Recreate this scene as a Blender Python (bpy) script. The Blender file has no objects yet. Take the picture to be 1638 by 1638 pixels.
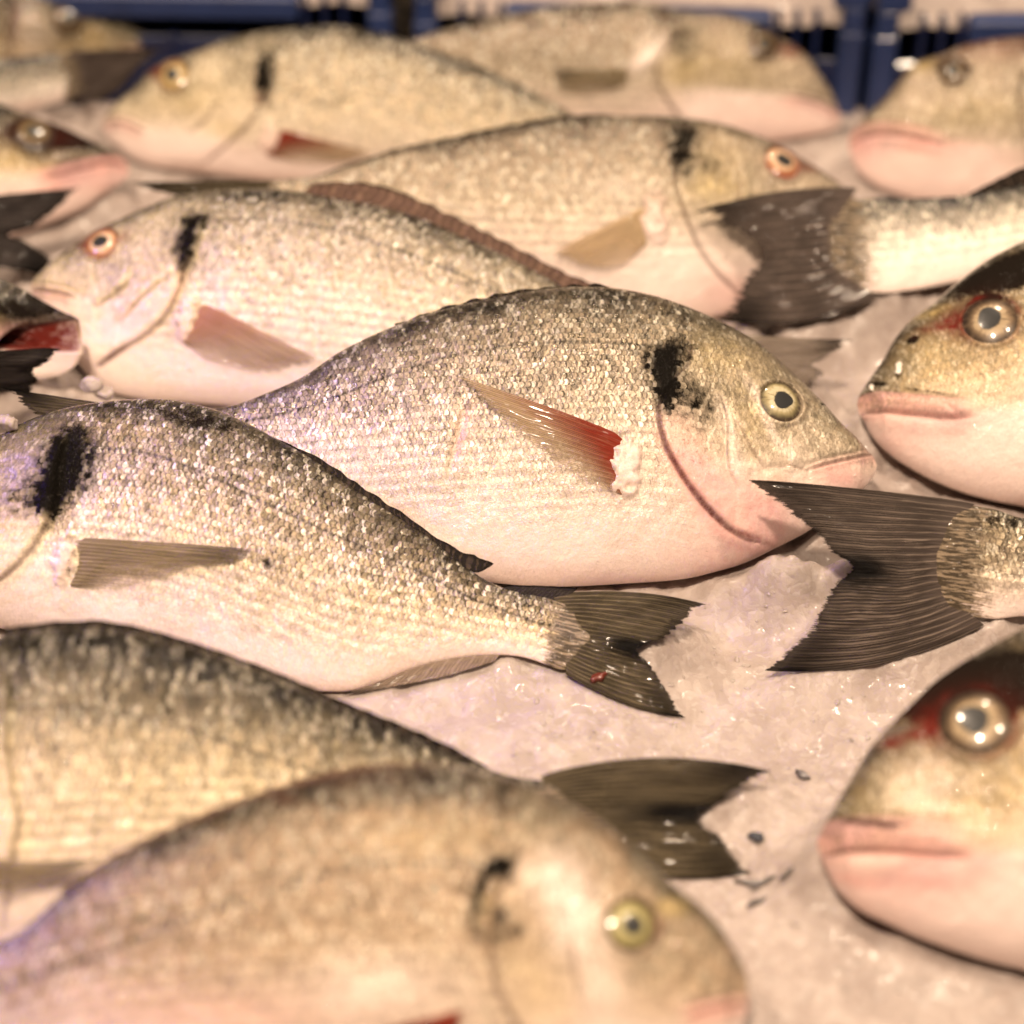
import bpy, math
import numpy as np
from mathutils import Vector

# ------------------------------------------------------------------ scene, camera
sc = bpy.context.scene
col = sc.collection
RNG = np.random.default_rng(7)
F, HALF = 3400.0, 819.0                       # focal length and half frame of the photograph, in its own pixels
PITCH, DIST = math.radians(40.0), 0.88
CAM = np.array([0.0, -DIST*math.cos(PITCH), DIST*math.sin(PITCH)])
FWD = np.array([0.0, math.cos(PITCH), -math.sin(PITCH)])
UP = np.array([0.0, math.sin(PITCH), math.cos(PITCH)])
RIGHT = np.array([1.0, 0.0, 0.0])

def ray(p):
    p = np.atleast_2d(np.asarray(p, float))
    return FWD + RIGHT*((p[:, :1]-HALF)/F) - UP*((p[:, 1:2]-HALF)/F)

def at(p, z):                                  # point at height z seen at photo position p
    d = ray(p)[0]; t = (z-CAM[2])/d[2]
    return CAM + d*t

cam = bpy.data.cameras.new('camera'); co = bpy.data.objects.new('camera', cam); col.objects.link(co)
co.location = CAM; co.rotation_euler = (math.pi/2-PITCH, 0, 0)
cam.sensor_width = 36; cam.lens = 36*F/1638; cam.clip_start = .02; cam.clip_end = 50
cam.dof.use_dof = True; cam.dof.focus_distance = 0.815; cam.dof.aperture_fstop = 3.5
sc.camera = co
sc.view_settings.view_transform = 'Standard'; sc.view_settings.look = 'None'
sc.view_settings.exposure = 0.0; sc.view_settings.gamma = 1.0
sc.render.engine = 'CYCLES'
sc.cycles.use_denoising = True
sc.cycles.max_bounces = 4; sc.cycles.diffuse_bounces = 2; sc.cycles.glossy_bounces = 2; sc.cycles.transparent_max_bounces = 6
sc.cycles.use_adaptive_sampling = True; sc.cycles.adaptive_threshold = .03; sc.cycles.sample_clamp_indirect = 4

# ------------------------------------------------------------------ small numeric helpers
TAB = RNG.random((256, 256))
def vnoise(x, y, seed=0):
    x = np.asarray(x, float)+seed*17.13; y = np.asarray(y, float)+seed*9.71
    xi = np.floor(x).astype(int); yi = np.floor(y).astype(int)
    fx, fy = x-xi, y-yi
    fx = fx*fx*fx*(fx*(fx*6-15)+10); fy = fy*fy*fy*(fy*(fy*6-15)+10)
    g = lambda a, b: TAB[a % 256, b % 256]
    return ((g(xi, yi)*(1-fx)+g(xi+1, yi)*fx)*(1-fy)+(g(xi, yi+1)*(1-fx)+g(xi+1, yi+1)*fx)*fy)-.5

def fbm(x, y, seed=0, octs=4, gain=.5):
    s = 0; a = 1.0
    for k in range(octs):
        s = s+a*vnoise(x*2**k, y*2**k, seed+k*3); a *= gain
    return s

def sstep(a, b, x):
    t = np.clip((x-a)/(b-a), 0, 1); return t*t*(3-2*t)

def spline(pts, n=12):                         # centripetal-ish Catmull-Rom through the points
    p = np.asarray(pts, float)
    if len(p) < 3: return np.array([p[0]+(p[-1]-p[0])*t for t in np.linspace(0, 1, n)])
    q = np.vstack([2*p[0]-p[1], p, 2*p[-1]-p[-2]]); out = []
    for i in range(1, len(q)-2):
        a, b, c, d = q[i-1], q[i], q[i+1], q[i+2]
        lb = np.linalg.norm(c-b)+1e-9
        m1 = (c-a)/(np.linalg.norm(c-b)+np.linalg.norm(b-a)+1e-9)*lb
        m2 = (d-b)/(np.linalg.norm(d-c)+np.linalg.norm(c-b)+1e-9)*lb
        for t in np.linspace(0, 1, n, endpoint=False):
            out.append((2*t**3-3*t**2+1)*b+(t**3-2*t**2+t)*m1+(-2*t**3+3*t**2)*c+(t**3-t**2)*m2)
    out.append(p[-1]); return np.array(out)

def along(poly, t):                            # sample a polyline by arclength fraction
    s = np.concatenate([[0], np.cumsum(np.linalg.norm(np.diff(poly, axis=0), axis=1))]); s /= s[-1]+1e-12
    return np.stack([np.interp(t, s, poly[:, k]) for k in range(poly.shape[1])], -1)

def dist_poly(x, y, poly):                     # distance to a polyline and fraction along it
    best = np.full(x.shape, 1e9); fr = np.zeros(x.shape); n = len(poly)-1
    for i in range(n):
        a, b = poly[i], poly[i+1]; d = b-a; l2 = d@d+1e-15
        t = np.clip(((x-a[0])*d[0]+(y-a[1])*d[1])/l2, 0, 1)
        dd = np.hypot(x-a[0]-t*d[0], y-a[1]-t*d[1]); m = dd < best
        best = np.where(m, dd, best); fr = np.where(m, (i+t)/n, fr)
    return best, fr

def make_mesh(name, verts, quads, mat, parent=None, attrs=None, cattrs=None, smooth=True, origin=None):
    verts = np.asarray(verts, float)
    o = np.zeros(3) if origin is None else np.asarray(origin, float)
    me = bpy.data.meshes.new(name)
    quads = np.asarray(quads, int)
    me.vertices.add(len(verts)); me.vertices.foreach_set('co', (verts-o).astype(np.float32).ravel())
    nv = quads.shape[1]
    me.loops.add(quads.size); me.loops.foreach_set('vertex_index', quads.astype(np.int32).ravel())
    me.polygons.add(len(quads)); me.polygons.foreach_set('loop_start', (np.arange(len(quads))*nv).astype(np.int32))
    me.update(calc_edges=True); me.validate()
    me.polygons.foreach_set('use_smooth', np.full(len(me.polygons), smooth, bool))
    for k, v in (attrs or {}).items():
        a = me.attributes.new(k, 'FLOAT', 'POINT'); a.data.foreach_set('value', np.asarray(v, np.float32))
    for k, v in (cattrs or {}).items():
        a = me.attributes.new(k, 'FLOAT_COLOR', 'POINT'); a.data.foreach_set('color', np.asarray(v, np.float32).ravel())
    me.materials.append(mat); me.update()
    ob = bpy.data.objects.new(name, me); col.objects.link(ob)
    if parent: ob.parent = parent
    elif origin is not None: ob.location = o
    return ob

def grid_quads(n, m, wrap=False, base=0):
    i, j = np.meshgrid(np.arange(n-1), np.arange(m if wrap else m-1), indexing='ij')
    j2 = (j+1) % m
    return np.stack([base+i*m+j, base+i*m+j2, base+(i+1)*m+j2, base+(i+1)*m+j], -1).reshape(-1, 4)

# ------------------------------------------------------------------ node helper
class NT:
    def __init__(s, name):
        s.m = bpy.data.materials.new(name); s.m.use_nodes = True
        s.t = s.m.node_tree; s.t.nodes.clear()
        s.out = s.n('ShaderNodeOutputMaterial')
    def n(s, t, **k):
        o = s.t.nodes.new(t)
        for a, b in k.items(): setattr(o, a, b)
        return o
    def put(s, sock, v):
        if hasattr(v, 'is_output'): s.t.links.new(v, sock)
        elif v is not None:
            if hasattr(sock.default_value, '__len__') and not hasattr(v, '__len__'): v = [v]*len(sock.default_value)
            if hasattr(sock.default_value, '__len__') and len(sock.default_value) == 4 and len(v) == 3: v = (*v, 1)
            sock.default_value = v
    def math(s, op, a, b=None, c=None, clamp=False):
        o = s.n('ShaderNodeMath', operation=op, use_clamp=clamp)
        for k, v in enumerate((a, b, c)):
            if v is not None: s.put(o.inputs[k], v)
        return o.outputs[0]
    def add(s, a, b): return s.math('ADD', a, b)
    def sub(s, a, b): return s.math('SUBTRACT', a, b)
    def mul(s, a, b): return s.math('MULTIPLY', a, b)
    def step(s, a, b, x):
        o = s.n('ShaderNodeMapRange', interpolation_type='SMOOTHSTEP')
        s.put(o.inputs[0], x); s.put(o.inputs[1], a); s.put(o.inputs[2], b); return o.outputs[0]
    def rng(s, x, a, b, c, d):
        o = s.n('ShaderNodeMapRange')
        for k, v in enumerate((x, a, b, c, d)): s.put(o.inputs[k], v)
        return o.outputs[0]
    def mix(s, f, a, b, mode='MIX'):
        o = s.n('ShaderNodeMix', data_type='RGBA', blend_type=mode)
        s.put(o.inputs[0], f); s.put(o.inputs[6], a); s.put(o.inputs[7], b); return o.outputs[2]
    def attr(s, name, out='Fac'): return s.n('ShaderNodeAttribute', attribute_name=name).outputs[out]
    def sep(s, c):
        o = s.n('ShaderNodeSeparateXYZ'); s.put(o.inputs[0], c); return o.outputs
    def comb(s, x, y, z=0.0):
        o = s.n('ShaderNodeCombineXYZ'); s.put(o.inputs[0], x); s.put(o.inputs[1], y); s.put(o.inputs[2], z); return o.outputs[0]
    def noise(s, v, scale, detail=3, rough=.55, dist=0.0):
        o = s.n('ShaderNodeTexNoise'); s.put(o.inputs['Vector'], v); s.put(o.inputs['Scale'], scale)
        s.put(o.inputs['Detail'], detail); s.put(o.inputs['Roughness'], rough); s.put(o.inputs['Distortion'], dist); return o.outputs['Fac']
    def vor(s, v, scale, rnd=1.0, feature='F1'):
        o = s.n('ShaderNodeTexVoronoi', feature=feature); s.put(o.inputs['Vector'], v); s.put(o.inputs['Scale'], scale)
        s.put(o.inputs['Randomness'], rnd); return o.outputs
    def ramp(s, f, stops, interp='LINEAR'):
        o = s.n('ShaderNodeValToRGB'); e = o.color_ramp.elements; o.color_ramp.interpolation = interp
        while len(e) < len(stops): e.new(.5)
        for k, (p, c) in enumerate(stops): e[k].position = p; e[k].color = (*c, 1)
        s.put(o.inputs[0], f); return o.outputs[0]
    def bsdf(s, **k):
        o = s.n('ShaderNodeBsdfPrincipled')
        for a, b in k.items(): s.put(o.inputs[a.replace('_', ' ')], b)
        return o
    def bump(s, h, dist=1.0, strength=1.0):
        o = s.n('ShaderNodeBump'); s.put(o.inputs['Strength'], strength); s.put(o.inputs['Distance'], dist); s.put(o.inputs['Height'], h)
        return o.outputs[0]
    def surf(s, sh): s.t.links.new(sh, s.out.inputs[0]); return s.m

# ------------------------------------------------------------------ materials
def skin(name, back=(.022, .019, .015), upper=(.16, .13, .085), flank=(.46, .37, .25), low=(.64, .51, .39), belly=(.73, .60, .545),
         scale=(2.15, 2.5), contrast=1.0, metal=.38, tint=(.46, .41, .30), backpos=.80, seed=0.0, head=(.17, .145, .10), tailc=(.06, .046, .032), fleck=.55):
    t = NT(name)
    fx, fs, eta = t.attr('fx'), t.attr('fs'), t.attr('eta')
    blk, red, pink = t.sep(t.attr('m1', 'Vector')); dark, gold, scl = t.sep(t.attr('m2', 'Vector')); lat, line, wht = t.sep(t.attr('m3', 'Vector'))
    X, Y = t.mul(fx, 1000.0), t.mul(fs, 1000.0)
    P = t.comb(X, Y, seed*31.0)
    nlow = t.noise(P, .05, 2); nmid = t.noise(P, .3, 3, .65); nfine = t.noise(P, 1.5, 2, .7)
    # gently wavy rows of overlapping scales, every second row shifted by half a scale
    wx = t.add(t.mul(X, 1/scale[0]), t.add(t.mul(t.sub(nlow, .5), 1.8), t.mul(t.sub(nmid, .5), .55)))
    wy = t.add(t.mul(Y, 1/scale[1]), t.add(t.mul(t.sub(nlow, .5), 1.2), t.mul(t.sub(nmid, .5), .40)))
    row = t.math('FLOOR', wy); fy = t.sub(t.sub(wy, row), .5)
    wo = t.sub(t.add(wx, t.mul(t.math('MODULO', row, 2.0), .5)), t.mul(t.mul(fy, fy), 1.1))
    cell = t.math('FLOOR', wo); fl = t.sub(wo, cell)
    wn = t.n('ShaderNodeTexWhiteNoise', noise_dimensions='3D'); t.put(wn.inputs['Vector'], t.comb(cell, row, seed)); rnd = t.sep(wn.outputs['Color'])
    lx, ly = t.sub(fl, .5), fy
    gap = t.math('MAXIMUM', t.step(.74, .97, fl), t.step(.16, .0, fl)); sepr = t.step(.34, .5, t.math('ABSOLUTE', fy))
    streak = t.noise(t.comb(t.add(X, t.mul(nmid, 4.0)), t.mul(Y, .34), seed*7), .82, 3, .6)
    cr = t.math('ABSOLUTE', t.sub(t.noise(t.comb(X, t.mul(Y, .6), seed*3+5), .75, 2, .6, 1.2), .5)); crease = t.step(.07, .0, cr)
    e = t.add(t.mul(eta, .5), .5)
    e = t.add(e, t.mul(t.sub(nlow, .5), .26)); e = t.add(e, t.mul(t.sub(nmid, .5), .22)); e = t.add(e, t.mul(t.sub(streak, .5), t.mul(scl, .14)))
    base = t.ramp(e, [(.10, belly), (.30, low), (.52, flank), (backpos-.10, upper), (backpos+.10, back)])
    up = t.step(.25, .72, e)
    base = t.mix(t.mul(t.step(.45, .75, t.add(nlow, t.mul(t.sub(nmid, .5), .6))), t.mul(t.step(.45, .15, e), .5)), base, (.68, .49, .42))
    nh = t.sub(1.0, t.math('MINIMUM', scl, 1.0))
    base = t.mix(t.mul(t.mul(t.step(.42, .62, t.add(nmid, t.mul(t.sub(nlow, .5), .8))), t.step(.32, .6, e)), t.mul(nh, .75)), base, head)
    # each scale shades from its buried front edge to its bright free edge
    amp = t.mul(scl, t.mul(t.add(t.mul(up, .75), .45), contrast))
    tone = t.add(1.10, t.mul(amp, t.sub(t.add(t.mul(t.sub(rnd[0], .5), .62), t.mul(t.sub(t.step(.30, .56, streak), .6), .50)), t.add(t.mul(gap, .46), t.mul(sepr, .16)))))
    tone = t.math('MAXIMUM', tone, .14)
    tone = t.mul(tone, t.sub(1.0, t.mul(t.mul(crease, amp), .22)))
    tone = t.mul(tone, t.add(1.0, t.mul(t.sub(nfine, .5), t.add(.25, t.mul(up, .6)))))
    tone = t.mul(tone, t.add(1.0, t.mul(t.sub(nmid, .5), t.mul(up, .7))))
    hd = t.mul(nh, t.step(.22, .5, e))
    tone = t.mul(tone, t.add(1.0, t.mul(hd, t.add(t.mul(t.sub(streak, .5), 1.5), t.mul(t.sub(nfine, .5), .9)))))
    tone = t.mul(tone, t.sub(1.0, t.mul(hd, t.mul(t.step(.60, .72, t.noise(P, .75, 2, .6)), .55))))
    rows = t.math('SINE', t.add(t.mul(Y, 2*math.pi/4.7), t.mul(nmid, 4.0)))
    band = t.mul(t.step(.1, .3, e), t.step(.66, .45, e))
    tone = t.mul(tone, t.add(1.0, t.mul(t.mul(rows, band), t.mul(scl, .17))))
    c = t.mix(t.mul(t.step(.5, .9, rnd[1]), t.mul(scl, .4)), base, t.mix(.55, base, tint))
    c = t.mix(t.mul(t.mul(t.mul(t.step(.45, .62, streak), t.step(.35, .75, rnd[1])), t.sub(1.0, gap)), t.mul(scl, t.mul(t.step(.28, .42, e), fleck))), c, (.86, .80, .68))
    c = t.mix(t.mul(gold, t.mul(nmid, .9)), c, (.50, .37, .14))
    c = t.mix(t.math('MULTIPLY', wht, t.add(.2, nmid), clamp=True), c, (.80, .68, .63))
    c = t.mix(t.math('MULTIPLY', pink, t.add(.45, t.add(t.mul(nmid, .7), t.mul(t.sub(streak, .5), .6))), clamp=True), c, t.mix(t.step(.35, .7, nlow), (.72, .39, .345), (.58, .33, .325)))
    o = t.n('ShaderNodeVectorMath', operation='SCALE'); t.put(o.inputs[0], c); t.put(o.inputs['Scale'], tone); c = o.outputs[0]
    twa = t.attr('tw'); trn = t.noise(t.comb(t.mul(X, .12), t.mul(Y, .95), seed), 1.0, 3, .6)
    c = t.mix(t.step(.30, .72, t.add(t.attr('tw'), t.add(t.mul(t.sub(trn, .5), 1.3), t.mul(t.sub(nmid, .5), .8)))), c, t.mix(t.step(.46, .60, trn), tailc, tuple(min(.5, q*4.2) for q in tailc)))
    dk = t.step(.36, .66, t.add(dark, t.add(t.mul(t.sub(nmid, .5), .8), t.mul(t.sub(nfine, .5), .7))))
    c = t.mix(dk, c, (.012, .009, .007))
    rd = t.math('MULTIPLY', red, t.add(t.mul(t.sub(nfine, .5), .9), t.add(.05, t.mul(nmid, 1.4))), clamp=True)
    c = t.mix(rd, c, (.14, .016, .011))
    c = t.mix(t.math('MULTIPLY', line, t.add(.3, nmid), clamp=True), c, (.10, .05, .04))
    speck = t.add(t.add(t.mul(t.sub(nlow, .5), .7), t.mul(t.sub(nmid, .5), 1.0)), t.add(t.mul(t.sub(nfine, .5), .55), t.mul(t.sub(streak, .5), .7)))
    bk = t.step(.14, .78, t.add(blk, t.mul(speck, t.step(0.02, .3, blk))))
    c = t.mix(t.mul(bk, t.sub(1.0, t.mul(t.mul(t.step(.5, .75, rnd[1]), t.step(1.0, .5, blk)), .55))), c, t.mix(t.step(.58, .8, nfine), (.006, .005, .004), (.03, .023, .017)))
    dots = t.step(-.5, .5, t.math('SINE', t.mul(X, 2*math.pi/2.9)))
    c = t.mix(t.math('MULTIPLY', lat, t.add(.35, t.mul(dots, .55)), clamp=True), c, (.03, .024, .018))
    # relief: overlapping scales with their own tilt, fine wrinkles, wet film
    scl = t.mul(scl, t.step(.9, .3, twa)); tilt = t.sub(t.add(t.mul(lx, .5), t.add(t.mul(lx, t.mul(t.sub(rnd[0], .5), 1.2)), t.mul(ly, t.mul(t.sub(rnd[1], .5), 1.2)))), t.mul(gap, .45))
    h = t.mul(t.mul(tilt, t.add(.08, t.mul(scl, t.add(.35, up)))), .00030)
    h = t.add(h, t.mul(t.sub(streak, .5), t.mul(t.add(.15, t.mul(scl, t.add(.3, up))), .0005)))
    h = t.sub(h, t.mul(t.mul(crease, scl), .00007))
    h = t.add(h, t.mul(t.sub(nfine, .5), t.add(.0001, t.mul(scl, .00016)))); h = t.add(h, t.mul(t.sub(nmid, .5), t.add(.0005, t.mul(scl, .0003))))
    dv = t.vor(P, .27, 1.0)['Distance']; drop = t.mul(t.mul(t.step(.24, .0, dv), t.step(.48, .60, nlow)), .00022)
    b1 = t.bump(h); b2 = t.bump(t.add(t.add(drop, t.mul(t.sub(nmid, .5), .0007)), t.mul(h, .30)))
    met = t.mul(t.sub(1.0, dk), t.mul(t.mul(t.mul(scl, t.step(.7, .2, twa)), t.sub(1.0, bk)), t.mul(t.add(.3, up), metal)))
    bs = t.bsdf(Base_Color=c, Metallic=met, Roughness=t.add(.24, t.mul(rnd[2], .2)), Normal=b1, IOR=1.38, Coat_Weight=t.mul(t.sub(1.0, t.mul(t.math('MAXIMUM', bk, dk), .85)), .85), Coat_Roughness=.035, Coat_IOR=1.33, Coat_Normal=b2, Specular_IOR_Level=t.mul(t.sub(1.0, t.math('MAXIMUM', bk, dk)), .10))
    return t.surf(bs.outputs[0])

def finmat(name, web=(.10, .075, .055), ray_c=(.30, .23, .16), edge_c=(.006, .005, .0045), red=0.0, clear=.12, edge0=.72, rays=22, dark_mid=0.0, redc=(.24, .028, .014), fade=0.0, thin=.12, pale=True, wet=.5):
    t = NT(name)
    a, r, b = t.attr('ft'), t.attr('fr'), t.attr('fk')
    n1 = t.noise(t.comb(t.mul(a, 4.0), t.mul(r, 17.0)), 1.0, 3, .65); n2 = t.noise(t.comb(t.mul(a, 3.2), t.mul(r, 62.0)), 1.0, 2, .6)
    n0 = t.noise(t.comb(t.mul(a, 2.0), t.mul(r, 5.0)), 1.0, 2, .5)
    rr = t.mul(t.add(r, t.mul(t.sub(n0, .5), .05)), float(rays))
    s1 = t.math('COSINE', t.mul(rr, 2*math.pi)); s2 = t.math('COSINE', t.mul(t.add(rr, t.mul(n1, .07)), 6*math.pi))
    s = t.add(t.mul(s1, t.rng(a, 0, 1, .5, .1)), t.mul(s2, t.rng(a, .15, 1, .05, .4)))
    n3 = t.noise(t.comb(t.mul(a, 2.4), t.mul(r, 130.0)), 1.0, 2, .6)
    jit = t.mul(t.sub(n2, .5), .8)
    l1 = t.mul(t.step(.55, .97, t.add(s1, jit)), t.rng(a, .1, 1, 1.0, .5)); l2 = t.mul(t.step(.50, .98, t.add(s2, jit)), t.mul(t.step(.12, .45, a), .85))
    rays_f = t.math('MAXIMUM', l1, l2)
    c = t.mix(t.rng(n0, .35, .7, .0, .45), web, tuple(x*.4 for x in web))
    c = t.mix(t.mul(rays_f, t.rng(n1, .30, .70, .12, 1.0)), c, ray_c)
    c = t.mix(t.mul(t.mul(t.step(.62, .72, n3), t.step(.4, .6, n1)), .55), c, tuple(min(.7, x*1.7) for x in ray_c))
    if pale and not fade: c = t.mix(t.mul(t.step(.22, .03, t.add(a, t.add(t.mul(t.sub(n2, .5), .5), t.mul(t.sub(n3, .5), .3)))), .45), c, tuple(min(.5, x*2.6) for x in web))
    if dark_mid: c = t.mix(t.mul(t.step(.16, .02, t.math('ABSOLUTE', t.sub(t.add(r, t.mul(t.sub(n1, .5), .10)), .5))), t.mul(t.step(.3, .75, a), dark_mid)), c, edge_c)
    ed = t.math('MAXIMUM', t.step(edge0, 1.02, t.add(a, t.mul(t.sub(n1, .5), .35))), t.mul(b, t.rng(n1, .3, .6, .75, 1.0)))
    c = t.mix(t.mul(ed, .98), c, edge_c)
    if red:
        c = t.mix(t.math('MULTIPLY', t.step(.86, .22, t.add(a, t.add(t.mul(t.sub(n2, .5), .35), t.add(t.mul(t.sub(n1, .5), .4), t.mul(r, .34))))), t.mul(red, t.rng(n1, .3, .6, .7, 1.1)), clamp=True), c, redc)
    h = t.add(t.mul(s, .00004), t.add(t.add(t.mul(t.sub(n3, .5), .00018), t.mul(t.sub(n2, .5), .0003)), t.mul(t.sub(n1, .5), .0005)))
    bs = t.bsdf(Base_Color=c, Roughness=.5, Normal=t.bump(h), IOR=1.38, Coat_Weight=t.mul(t.rng(n1, .45, .65, .0, wet), t.sub(1.0, ed)), Coat_Roughness=.06, Specular_IOR_Level=t.mul(t.sub(1.0, ed), .12))
    tl = t.n('ShaderNodeBsdfTranslucent'); t.put(tl.inputs[0], c)
    tr = t.n('ShaderNodeBsdfTransparent')
    m1 = t.n('ShaderNodeMixShader'); m1.inputs[0].default_value = .25
    t.t.links.new(bs.outputs[0], m1.inputs[1]); t.t.links.new(tl.outputs[0], m1.inputs[2])
    al = t.mul(t.sub(1.0, t.mul(rays_f, .75)), t.mul(t.step(.03, .4, a), clear))
    if fade: al = t.add(al, t.mul(t.step(.15, .8, t.add(r, t.mul(t.sub(n1, .5), .3))), t.mul(t.step(.05, .7, a), fade)))
    al = t.math('ADD', al, t.mul(t.step(.80, 1.0, t.add(a, t.mul(t.sub(n2, .5), .3))), thin), clamp=True)
    if fade: al = t.math('MAXIMUM', al, t.step(.075, .03, t.add(a, t.add(t.mul(t.sub(n2, .5), .20), t.mul(t.sub(n1, .5), .16)))))
    m2 = t.n('ShaderNodeMixShader'); t.put(m2.inputs[0], al)
    t.t.links.new(m1.outputs[0], m2.inputs[1]); t.t.links.new(tr.outputs[0], m2.inputs[2])
    return t.surf(m2.outputs[0])

def eyemat(name, inner=(.40, .34, .20), mid=(.46, .40, .28), rim=(.05, .035, .025), coat=1.0, ph=2.4):
    t = NT(name); r = t.attr('er'); th = t.attr('ea')
    cx, cy = t.math('COSINE', th), t.math('SINE', th)
    n = t.noise(t.comb(t.mul(cx, 4.0), t.mul(cy, 4.0), t.mul(r, 1.2)), 1.3, 4, .65); n2 = t.noise(t.comb(t.mul(cx, r), t.mul(cy, r)), 2.2, 3)
    lop = t.math('COSINE', t.sub(th, ph))
    q = t.add(r, t.add(t.mul(t.mul(lop, t.step(.3, .8, r)), .10), t.add(t.mul(t.sub(n, .5), .16), t.mul(t.sub(n2, .5), .30))))
    c = t.ramp(q, [(.40, (.05, .042, .03)), (.47, mid), (.62, mid), (.74, inner), (.88, tuple(x*.42 for x in inner)), (1.0, rim)])
    c = t.mix(t.step(.5, .7, n), c, tuple(x*.7 for x in inner))
    bs = t.bsdf(Base_Color=c, Roughness=.35, Coat_Weight=coat*.8, Coat_Roughness=.09, IOR=1.36)
    return t.surf(bs.outputs[0])

def plain(name, c, rough=.4, coat=0.0, bump=0.0, bscale=300.0, **k):
    t = NT(name); g = t.n('ShaderNodeNewGeometry').outputs['Position']
    n = t.noise(g, bscale, 4, .6); n2 = t.noise(g, bscale*.12, 3)
    cc = t.mix(t.rng(n2, .3, .7, .0, 1.0), tuple(x*.75 for x in c), tuple(min(1, x*1.2) for x in c))
    bs = t.bsdf(Base_Color=cc, Roughness=rough, Coat_Weight=coat, Coat_Roughness=.08, Normal=t.bump(t.mul(n, bump)), **k)
    return t.surf(bs.outputs[0])

def icemat():
    t = NT('crushed_ice'); g = t.n('ShaderNodeNewGeometry').outputs['Position']
    w = t.noise(g, 48, 3, .6); w2 = t.noise(g, 230, 4, .7)
    warp = t.n('ShaderNodeVectorMath', operation='ADD'); nv = t.n('ShaderNodeTexNoise'); t.put(nv.inputs['Vector'], g); t.put(nv.inputs['Scale'], 120)
    sc_ = t.n('ShaderNodeVectorMath', operation='SCALE'); t.put(sc_.inputs[0], nv.outputs['Color']); sc_.inputs['Scale'].default_value = .010
    t.put(warp.inputs[0], g); t.put(warp.inputs[1], sc_.outputs[0])
    v = t.vor(warp.outputs[0], 170, 1.0); v2 = t.vor(warp.outputs[0], 480, 1.0)
    rn = t.sep(v2['Color'])[0]; r1 = t.sep(v['Color'])[0]
    c = t.mix(t.step(.32, .7, t.add(w, t.mul(t.sub(r1, .5), .22))), (.365, .30, .272), (.455, .385, .352))
    c = t.mix(t.mul(t.step(.8, .98, rn), .3), c, (.55, .50, .48))
    c = t.mix(t.mul(t.step(.58, .74, w2), .28), c, (.26, .222, .21))
    h = t.add(t.mul(t.math('MULTIPLY', r1, t.step(.75, .1, v['Distance'])), .0007), t.add(t.mul(w2, .0011), t.mul(t.mul(rn, t.sub(.6, v2['Distance'])), .0006)))
    bs = t.bsdf(Base_Color=c, Roughness=t.rng(w2, .35, .65, .26, .55), IOR=1.31, Normal=t.bump(h, 1.0, .42), Subsurface_Weight=.5, Subsurface_Radius=(.008, .0082, .0085), Subsurface_Scale=.7,
                Coat_Weight=.12, Coat_Roughness=.1)
    return t.surf(bs.outputs[0])

ICE = icemat()
FIN = {
 'grey': finmat('grey_fin', web=(.055, .042, .036), ray_c=(.30, .235, .19), clear=.14, dark_mid=1.0, rays=22, edge0=.84),
 'olive': finmat('olive_fin', wet=.3, web=(.045, .035, .022), ray_c=(.29, .23, .145), clear=.12, dark_mid=1.0, rays=22, edge0=.84),
 'dark': finmat('dark_fin', wet=.15, web=(.05, .038, .033), ray_c=(.24, .18, .15), clear=.08, edge0=.88, rays=18),
 'black': finmat('black_fin', pale=False, web=(.022, .018, .018), ray_c=(.12, .095, .085), clear=.0, edge0=.8, rays=16),
 'dorsal': finmat('dorsal_fin_skin', pale=False, wet=.1, web=(.014, .010, .008), ray_c=(.10, .07, .05), clear=.08, edge0=.6, rays=11),
 'dorsalred': finmat('reddish_dorsal_fin_skin', pale=False, wet=.0, web=(.13, .075, .055), ray_c=(.27, .17, .12), clear=.1, edge0=.8, rays=11),
 'pale': finmat('pale_grey_fin', wet=.2, web=(.22, .175, .14), ray_c=(.38, .31, .25), clear=.3, rays=18, edge0=.84),
 'tan': finmat('tan_pectoral_fin', web=(.36, .27, .16), ray_c=(.5, .39, .25), edge_c=(.16, .12, .08), clear=.45, edge0=.9, rays=14, fade=.4, thin=.5),
 'oliveP': finmat('olive_pectoral_fin', web=(.25, .19, .115), ray_c=(.54, .43, .28), edge_c=(.09, .07, .05), clear=.45, edge0=.92, rays=13, fade=.50, thin=.5),
 'redP': finmat('red_pectoral_fin', web=(.44, .31, .19), ray_c=(.56, .42, .28), edge_c=(.2, .15, .1), red=1.05, clear=.42, edge0=.92, rays=13, fade=.50, thin=.5),
 'pinkP': finmat('pink_pectoral_fin', web=(.50, .36, .25), ray_c=(.60, .46, .34), edge_c=(.25, .17, .1), red=.6, clear=.42, edge0=.9, rays=14, redc=(.42, .13, .09), fade=.42, thin=.5),
 'orangeP': finmat('orange_pectoral_fin', web=(.58, .42, .25), ray_c=(.66, .50, .32), edge_c=(.4, .28, .16), clear=.45, edge0=.9, rays=14, fade=.35, thin=.5),
 'anal': finmat('pale_anal_fin', pale=False, web=(.36, .27, .21), ray_c=(.46, .36, .29), edge_c=(.05, .04, .04), clear=.35, edge0=.9, rays=10),
}
EYE = {
 'cream': eyemat('cream_iris', inner=(.34, .28, .15), mid=(.50, .44, .29)),
 'yellow': eyemat('yellow_iris', inner=(.30, .25, .10), mid=(.42, .37, .18)),
 'orange': eyemat('orange_iris', inner=(.56, .30, .16), mid=(.66, .47, .32), rim=(.30, .06, .03)),
 'amber': eyemat('amber_iris', inner=(.40, .27, .11), mid=(.52, .38, .18), rim=(.16, .05, .03)),
 'silver': eyemat('silver_iris', inner=(.17, .115, .07), mid=(.36, .27, .165), rim=(.03, .02, .015)),
 'brown': eyemat('brown_iris', inner=(.10, .06, .035), mid=(.16, .11, .05), rim=(.03, .02, .018), coat=.4),
}
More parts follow.
